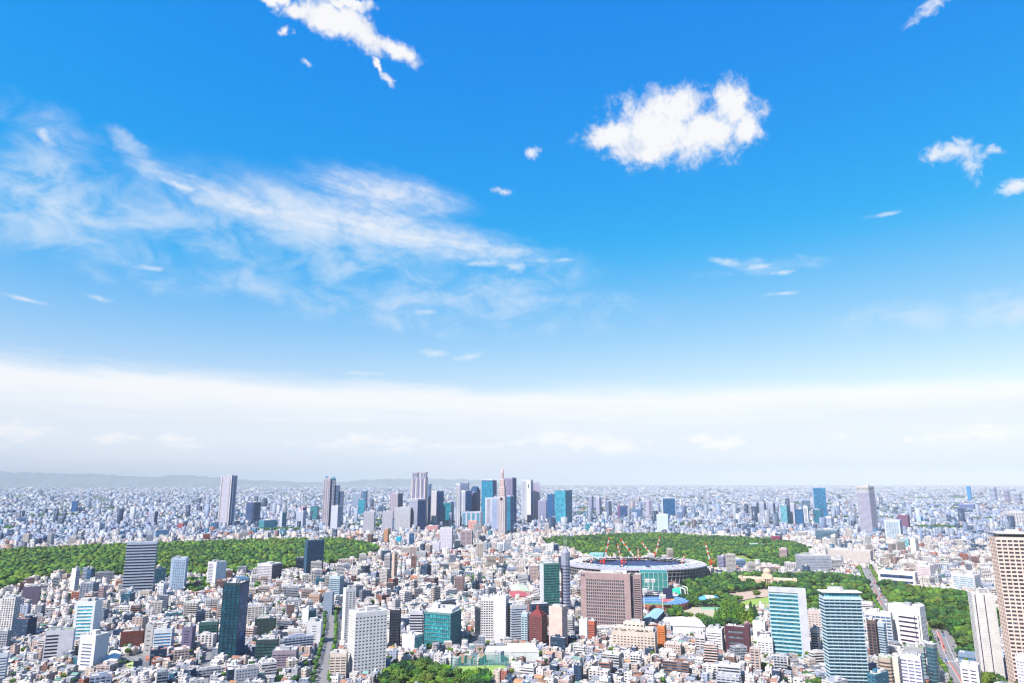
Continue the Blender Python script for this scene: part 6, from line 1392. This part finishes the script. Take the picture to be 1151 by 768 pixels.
# ------------------------------------------------------------------ labels that say where a small thing stands
REFS = [(160, 668, 'the striped grey tower'), (202, 666, 'the light blue apartment tower'), (244, 661, 'the white lift tower block'), (266, 743, 'the tall black slab'), (414, 762, 'the tall white apartment block'),
 (444, 729, 'the narrow black glass tower'), (495, 729, 'the teal glass block'), (554, 723, 'the white twin office towers'), (605, 727, 'the dark red brick apartments'), (626, 731, 'the salmon pink tower'),
 (620, 691, 'the green glass tower'), (684, 711, 'the brown office slab'), (712, 736, 'the cream terrace building'), (743, 728, 'the orange tiled building'), (803, 735, 'the white ribbon windowed office'),
 (830, 737, 'the dark maroon building'), (884, 740, 'the sky blue glass tower'), (947, 775, 'the blue banded tower'), (1018, 728, 'the white chamfered office'), (1023, 783, 'the lilac grid block'),
 (1104, 762, 'the pale grey panelled tower'), (1140, 772, 'the beige apartment tower'), (863, 660, 'the domed gallery'), (716, 660, 'the stadium'), (1005, 660, 'the black glazed museum block'),
 (1085, 665, 'the green banded building'), (354, 648, 'the dark blue forest tower'), (303, 654, 'the dark curtain wall block'), (439, 655, 'the beige and grey tower pair'), (516, 668, 'the plain brown tower'),
 (501, 620, 'the pale lavender tower'), (100, 720, 'the turquoise balcony block'), (68, 740, 'the half blank white office'), (106, 753, 'the chamfered grey office'), (149, 728, 'the dark brick red block'),
 (184, 737, 'the sky blue ribbon office'), (212, 736, 'the purple framed office'), (235, 723, 'the dark green glass block'), (299, 743, 'the dotted black block'), (329, 729, 'the tight grid beige block'),
 (320, 752, 'the mauve apartment block'), (380, 763, 'the cream corner balcony block'), (378, 677, 'the blue grey stepped glass office'), (540, 757, 'the green playing field'), (565, 621, 'the blue striped white office'),
 (735, 685, 'the blue seated ballpark'), (790, 692, 'the clay courts'), (914, 644, 'the grey banded rounded office'), (955, 635, 'the long flat beige hall'), (470, 656, 'the terracotta block'), (36, 680, 'the windowless purple hall'),
 (740, 600, 'the garden woods'), (1002, 607, 'the greenish glass office'), (1016, 618, 'the teal dark based building'), (450, 611, 'the bright cyan box'), (590, 670, 'the red roofed school hall'), (5, 765, 'the left edge white row'),
 (5, 640, 'the forest left end'), (120, 645, 'the left forest edge'), (1140, 590, 'the cream strip office'), (1137, 640, 'the beige tower canopy'), (975, 600, 'the ribbed grey tower')]
ORDN = ORD + ['twenty-first ', 'twenty-second ', 'twenty-third ', 'twenty-fourth ', 'twenty-fifth ', 'twenty-sixth ', 'twenty-seventh ', 'twenty-eighth ', 'twenty-ninth ', 'thirtieth ']
PEND = []
def place_label(o, desc, x, y, h):
    px, py = proj(x, y, h * .5); best = min(REFS, key=lambda q: (q[0] - px) ** 2 + ((q[1] - py) * 1.6) ** 2); ddx, ddy = px - best[0], (py - best[1]) * 1.6
    rel = ('right of' if ddx > 0 else 'left of') if abs(ddx) > abs(ddy) else ('below' if ddy > 0 else 'beyond'); PEND.append((o, desc, rel, best[2], math.hypot(ddx, ddy)))
def write_labels():
    grp = {}
    for o, desc, rel, ref, dist in PEND: grp.setdefault((desc, rel, ref), []).append((dist, o))
    for (desc, rel, ref), L in grp.items():
        for k, (_, o) in enumerate(sorted(L, key=lambda q: q[0])):
            pre = '' if len(L) == 1 else ('nearest ' if k == 0 else ORDN[min(k, len(ORDN) - 1)] + 'nearest '); o['label'] = (pre + desc + ' ' + rel + ' ' + ref)
            if len(o['label'].split()) > 16: o['label'] = o['label'].replace('small ', '').replace('flat roofed ', 'flat ').replace(' with round roof tank', ' with tank')

acc = Acc(); chosen = np.zeros(NN, bool); chosen[sel_house] = True; chosen[sel_mid] = True
wallc = WC[NEAR[:, 7].astype(int)] * RNG.uniform(.92, 1.05, (NN, 1))
Z = NEAR[~chosen]; wz = wallc[~chosen]; z0 = np.zeros(len(Z))
acc.boxes(Z[:, 0], Z[:, 1], Z[:, 2], Z[:, 3], Z[:, 4], z0, Z[:, 5], wz, np.where((Z[:, 6] == 1)[:, None], wz, Z[:, 8:11]), Z[:, 11:14])
gmk = Z[:, 6] == 1; G = Z[gmk]; acc.gables(G[:, 0], G[:, 1], G[:, 2], G[:, 3], G[:, 4], G[:, 5] + .02, G[:, 3] * .26, G[:, 8:11], wz[gmk])
mk = (Z[:, 6] == 2) | ((Z[:, 6] == 0) & (RNG.random(len(Z)) < .55)); U = Z[mk]; n = len(U); one = np.ones(n)
for rep in range(4):
    pp = RNG.random(n) < (1, .5, .6, .5)[rep]; u = U[pp]; k = len(u); fx, fy = RNG.uniform(-.26, .26, k) * (1 if rep < 2 else 1.6), RNG.uniform(-.26, .26, k) * (1 if rep < 2 else 1.6); c, s_ = np.cos(u[:, 4]), np.sin(u[:, 4])
    x = u[:, 0] + c * fx * u[:, 2] - s_ * fy * u[:, 3]; y = u[:, 1] + s_ * fx * u[:, 2] + c * fy * u[:, 3]; w, d = u[:, 2] * RNG.uniform(.2, .42, k), u[:, 3] * RNG.uniform(.2, .42, k)
    if rep > 1: w, d = RNG.uniform(.9, 2.4, k), RNG.uniform(.9, 1.8, k)
    cc_ = RC[pick(k, rp)]; acc.boxes(x, y, w, d, u[:, 4], u[:, 5] + .05 + rep * .01, u[:, 5] + (RNG.uniform(1.6, 4.0, k) if rep < 2 else RNG.uniform(.8, 1.6, k)), cc_, cc_, np.tile((1., 0, 0), (k, 1)))
# parapets catch light along the roof edges of the medium blocks
m2 = Z[:, 6] == 2; U = Z[m2]; c, s_ = np.cos(U[:, 4]), np.sin(U[:, 4])
for fx, fy, ww, dd in ((0, -.5, 1, 0), (0, .5, 1, 0), (-.5, 0, 0, 1), (.5, 0, 0, 1)):
    x = U[:, 0] + c * fx * (U[:, 2] - .4) - s_ * fy * (U[:, 3] - .4); y = U[:, 1] + s_ * fx * (U[:, 2] - .4) + c * fy * (U[:, 3] - .4); w = np.where(ww, U[:, 2] - .01, .38); d = np.where(dd, U[:, 3] - .9, .38)
    acc.boxes(x, y, w, d, U[:, 4], U[:, 5] + .01, U[:, 5] + 1.0, wz[m2], wz[m2], np.tile((1., 0, 0), (len(U), 1)))
tag(acc.make('city_blocks', M_FAC), kind='stuff', label='dense mass of small pale city buildings between the single ones', cat='city')
acc = Acc(); Z = FAR; Z[:, 8:11] *= (.90, .98, 1.10); wz = WC[Z[:, 7].astype(int)] * np.array([.86, .97, 1.14]) * RNG.uniform(.92, 1.05, (len(Z), 1)); acc.boxes(Z[:, 0], Z[:, 1], Z[:, 2], Z[:, 3], Z[:, 4], np.zeros(len(Z)), Z[:, 5], wz, Z[:, 8:11], Z[:, 11:14])  # far walls and roofs tinted blue: distance haze put into their colours
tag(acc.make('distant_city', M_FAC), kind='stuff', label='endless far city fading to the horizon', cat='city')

# ---- the single houses and blocks
def single(i):
    x, y, w, d, a, h, kind, wi = NEAR[i, :8]; roofc = tuple(NEAR[i, 8:11]); par = tuple(NEAR[i, 11:14]); wc = tuple(wallc[i]); wn = WALLS[int(wi)][1]; rs = random.Random(int(i))
    m = MB(); q = [(-w / 2, -d / 2), (w / 2, -d / 2), (w / 2, d / 2), (-w / 2, d / 2)]; m.quadbox(q, 0, h, wc, wc if kind == 1 else tuple(min(c * .9, .8) for c in roofc), par)
    nm = 'house' if kind < 2 else 'apartment_block' if rs.random() < .6 else 'office_building'
    root = empty(nm, (x, y, 0), a, None, nm.replace('_', ' '), 'houses packed between the towers' if kind < 2 else 'medium city blocks between the towers')
    m.build('wall', M_FAC, root)
    if kind == 1:
        rise = d * .26; m = MB(); X, Y = w * .53, d * .55; zb = h + .02
        m.face([(-X, -Y, zb), (X, -Y, zb), (X, 0, zb + rise), (-X, 0, zb + rise)]); m.face([(-X, 0, zb + rise), (X, 0, zb + rise), (X, Y, zb), (-X, Y, zb)]); m.face([(-X, Y, zb), (-X, -Y, zb), (-X, 0, zb + rise)]); m.face([(X, -Y, zb), (X, Y, zb), (X, 0, zb + rise)])
        m.build('roof', M_PAINT, root, color=roofc); rn = min(GROOFS, key=lambda g_: sum((g_[0][k] - roofc[k]) ** 2 for k in range(3)))[1]; desc = 'small %s house with %s gable roof' % (wn, rn)
    else:
        m = MB(); m.box(-w / 2 + .3, w / 2 - .3, -d / 2 + .3, d / 2 - .3, h + .003, h + .09); m.build('roof', M_PAINT, root, color=roofc)
        m = MB(); t = .22
        for qq in ((-w / 2, w / 2, -d / 2, -d / 2 + t), (-w / 2, w / 2, d / 2 - t, d / 2), (-w / 2, -w / 2 + t, -d / 2 + t, d / 2 - t), (w / 2 - t, w / 2, -d / 2 + t, d / 2 - t)): m.box(*qq, h + .004, h + (.7 if kind == 0 else 1.1))
        m.build('parapet', M_PAINT, root, color=tuple(min(c * 1.02, .8) for c in wc)); extra = ''
        for k in range((1 if rs.random() < .6 else 0) if kind == 0 else rs.randint(1, 2)):
            uw, ud = w * rs.uniform(.2, .4), d * rs.uniform(.22, .42); ux, uy = rs.uniform(-.24, .24) * w, rs.uniform(-.24, .24) * d; hh = rs.uniform(2, 3.6)
            m = MB(); m.box(ux - uw / 2, ux + uw / 2, uy - ud / 2, uy + ud / 2, h + .1, h + hh); m.box(ux - uw / 2 - .15, ux + uw / 2 + .15, uy - ud / 2 - .15, uy + ud / 2 + .15, h + hh + .003, h + hh + .2); m.build('roof_unit', M_PAINT, root, color=rs.choice([(.64, .63, .63), (.5, .5, .52), tuple(wc)]))
        for k in range(rs.randint(0, 2) if kind == 0 else rs.randint(2, 4)):
            ux, uy = rs.uniform(-.4, .4) * w, rs.uniform(-.4, .4) * d; m = MB(); m.box(ux - .7, ux + .7, uy - .5, uy + .5, h + .1, h + 1.4); m.build('cooling_unit', M_PAINT, root, color=(.45, .46, .48))
        if kind == 2:
            if rs.random() < .4:
                m = MB(); ux, uy = -w * .3, d * .25; m.tube((ux, uy, h + .1), (ux, uy, h + 2.6), 1.3, 1.3, 12); m.build('water_tank', M_PAINT, root, color=(.62, .60, .56)); extra = ' with round roof tank'
            nb = int((h - 3) / 3.3)
            if rs.random() < .45 and nb <= 12:
                for k in range(nb):
                    m = MB(); z = 3.3 * (k + 1); m.box(-w / 2 + .4, w / 2 - .4, -d / 2 - 1.25, -d / 2 - .01, z - .15, z); m.box(-w / 2 + .4, w / 2 - .4, -d / 2 - 1.25, -d / 2 - 1.12, z + .003, z + 1.05); m.build('balcony', M_PAINT, root, color=tuple(min(c * 1.05, .8) for c in wc))
                extra = ' with balconies'
        size = 'small' if kind == 0 else 'low' if h < 13 else 'mid-height' if h < 24 else 'tall'
        desc = ('%s %s flat roofed house' % (size, wn)) if kind == 0 else '%s %s %s%s' % (size, wn, 'block' if nm == 'apartment_block' else 'office', extra)
    place_label(root, desc, x, y, h); return root
for i in list(sel_house) + list(sel_mid): single(i)

# ---- trees: the single ones, then the woods
def tree_parts(kind, seed):
    V, Ft, C = crown_mesh(kind, seed, 2); me = bpy.data.meshes.new('crown'); me.from_pydata(V.tolist(), [], Ft.tolist())
    a = me.attributes.new('Col', 'FLOAT_COLOR', 'FACE'); arr = np.ones((len(Ft), 4), np.float32); arr[:, :3] = C; a.data.foreach_set('color', arr.ravel()); me.materials.append(M_LEAF)
    m = MB(); zt = -.9 if kind == 'round' else -1.6
    m.tube((0, 0, -1.6 if kind == 'round' else -2.4), (0.03, 0, .1), .09, .04, 7)
    if kind == 'round':
        for an in (0.3, 2.2, 4.4): m.tube((0, 0, -.75), (.45 * math.cos(an), .45 * math.sin(an), -.05), .045, .02, 5)
    tm = m.build('trunk', M_BARK); mesh = tm.data; bpy.data.objects.remove(tm); return me, mesh
TV = {0: [tree_parts('round', 40 + k) for k in range(7)], 1: [tree_parts('cone', 60 + k) for k in range(4)]}
def single_tree(i):
    x, y, r, h, tone, kind = TREES[i]; kind = int(kind); tn = TN[int(tone)]; rs = random.Random(int(i) + 9000); cm, tm = rs.choice(TV[kind])
    nm = 'tree' if kind == 0 else 'conical_tree'; root = empty(nm, (x, y, 0), rs.uniform(0, 6.28), None, 'tree', 'trees of the parks and streets')
    c = bpy.data.objects.new('crown', cm); COL.objects.link(c); c.parent = root; c.color = (*[v * rs.uniform(.85, 1.15) for v in TONES[tn]], 1)
    t = bpy.data.objects.new('trunk', tm); COL.objects.link(t); t.parent = root
    if kind == 0: zc = h - r * .62; c.scale = (r, r, r * .9); c.location = (0, 0, zc); t.scale = (r, r, zc / 1.6); t.location = (0, 0, zc)
    else: s_ = h / 4.6; c.scale = (r * 1.15, r * 1.15, s_); c.location = (0, 0, s_ * 2.4); t.scale = (r * .8, r * .8, s_); t.location = (0, 0, s_ * 2.4)
    size = 'small' if r < 4.4 else 'medium' if r < 7.4 else 'large'; place_label(root, '%s %s %s tree' % (size, tn, 'spreading' if kind == 0 else 'cone shaped'), x, y, h)
for i in sel_tree: single_tree(i)
rest = np.ones(len(TREES), bool); rest[sel_tree] = False; TR = TREES[rest]
far_ = np.hypot(TR[:, 0], TR[:, 1]) > 1750
def woods(name, T_, kinds, lod, label):
    Vs, Fs, Cs = [], [], []; off = 0; tmpl = {k: [crown_mesh('round' if k == 0 else 'cone', 100 + 10 * k + j, lod) for j in range(6)] for k in (0, 1)}
    tonearr = np.array([TONES[t] for t in TN])
    for j in range(6):
        for k in (0, 1):
            sub = T_[(np.arange(len(T_)) % 6 == j) & (T_[:, 5] == k)]
            if not len(sub): continue
            V, Ft, C = tmpl[k][j]; n = len(sub); an = RNG.uniform(0, 6.28, n); c, s_ = np.cos(an), np.sin(an); r, h = sub[:, 2], sub[:, 3]
            X = (c[:, None] * V[None, :, 0] - s_[:, None] * V[None, :, 1]) * r[:, None] * (1 if k == 0 else 1.15) + sub[:, 0:1]; Y = (s_[:, None] * V[None, :, 0] + c[:, None] * V[None, :, 1]) * r[:, None] * (1 if k == 0 else 1.15) + sub[:, 1:2]
            zs = r * .9 if k == 0 else h / 4.6; zc = h - r * .62 if k == 0 else h / 4.6 * 2.4; Zz = V[None, :, 2] * zs[:, None] + zc[:, None]
            Vs.append(np.stack([X, Y, Zz], 2).reshape(-1, 3)); Fs.append((Ft[None] + (off + np.arange(n) * len(V))[:, None, None]).reshape(-1, 3)); off += n * len(V)
            tc_ = tonearr[sub[:, 4].astype(int)] * RNG.uniform(.85, 1.15, (n, 1)); Cs.append((C[None] * tc_[:, None, :]).reshape(-1, 3))
    o = big_mesh(name, np.concatenate(Vs), np.zeros((0, 4), int), np.concatenate(Fs), np.zeros((0, 3)), np.concatenate(Cs), mat=M_LEAF); return tag(o, label, 'woods', kind='stuff')
woods('park_woods', TR[~far_], 0, 1, 'green crowns of the nearer parks, streets and gardens')
woods('forest', TR[far_], 0, 0, 'broad dense forest and garden woods in the middle distance')
print('trees', len(TREES))
write_labels()

# ------------------------------------------------------------------ far mountains
def mountains(name, y0, prof, seed, col):
    m = MB(); rs = np.random.default_rng(seed); xs = np.linspace(-46000, 2000, 240); ph = rs.uniform(0, 6.28, 8)
    hgt = np.zeros_like(xs); 
    for k in range(8): hgt += np.sin(xs * (2 ** k) / 8000 + ph[k]) * .5 ** k * 1.0
    hgt = (hgt - hgt.min()) / (hgt.max() - hgt.min()); hgt = (hgt * .75 + .25) * prof(xs); V = []; n = len(xs); L = 7
    for j in range(L):
        t = j / (L - 1); s_ = math.sin(math.pi * t) ** .8 if 0 < t < 1 else 0
        for i in range(n): V.append((xs[i], y0 + (t - .5) * 5000 + rs.uniform(-200, 200), max(hgt[i] * s_ * (1 + .12 * rs.uniform(-1, 1)) , -2) - 1))
    Fq = [(j * n + i, j * n + i + 1, (j + 1) * n + i + 1, (j + 1) * n + i) for j in range(L - 1) for i in range(n - 1)]
    me = bpy.data.meshes.new(name); me.from_pydata(V, [], Fq); me.polygons.foreach_set('use_smooth', [True] * len(Fq)); me.materials.append(col); o = bpy.data.objects.new(name, me); COL.objects.link(o); tag(o, kind='structure')
M_MT = flat_material('wooded_mountain', (.07, .11, .13), .95, .2, .001)
mountains('mountains', 45000, lambda x: 1150 * np.clip((-500 - x) / 18000, 0, 1) ** .35, 3, M_MT)

# ------------------------------------------------------------------ the summer air: one closed box of even haze
hm = bpy.data.materials.new('haze'); hm.use_nodes = True; hm.node_tree.nodes.clear(); ht = NT(hm.node_tree)
pv = ht.node('ShaderNodeVolumePrincipled'); pv.inputs['Color'].default_value = (0.63, 0.70, 0.76, 1); pv.inputs['Density'].default_value = HAZE; pv.inputs['Anisotropy'].default_value = -0.3
hout = ht.node('ShaderNodeOutputMaterial'); ht.l.new(pv.outputs[0], hout.inputs['Volume'])
m = MB(); m.box(-72000, 72000, -3000, 74000, -4, 1170, bottom=True); tag(m.build('haze', hm), 'pale blue summer haze over the whole city', 'haze', kind='stuff')
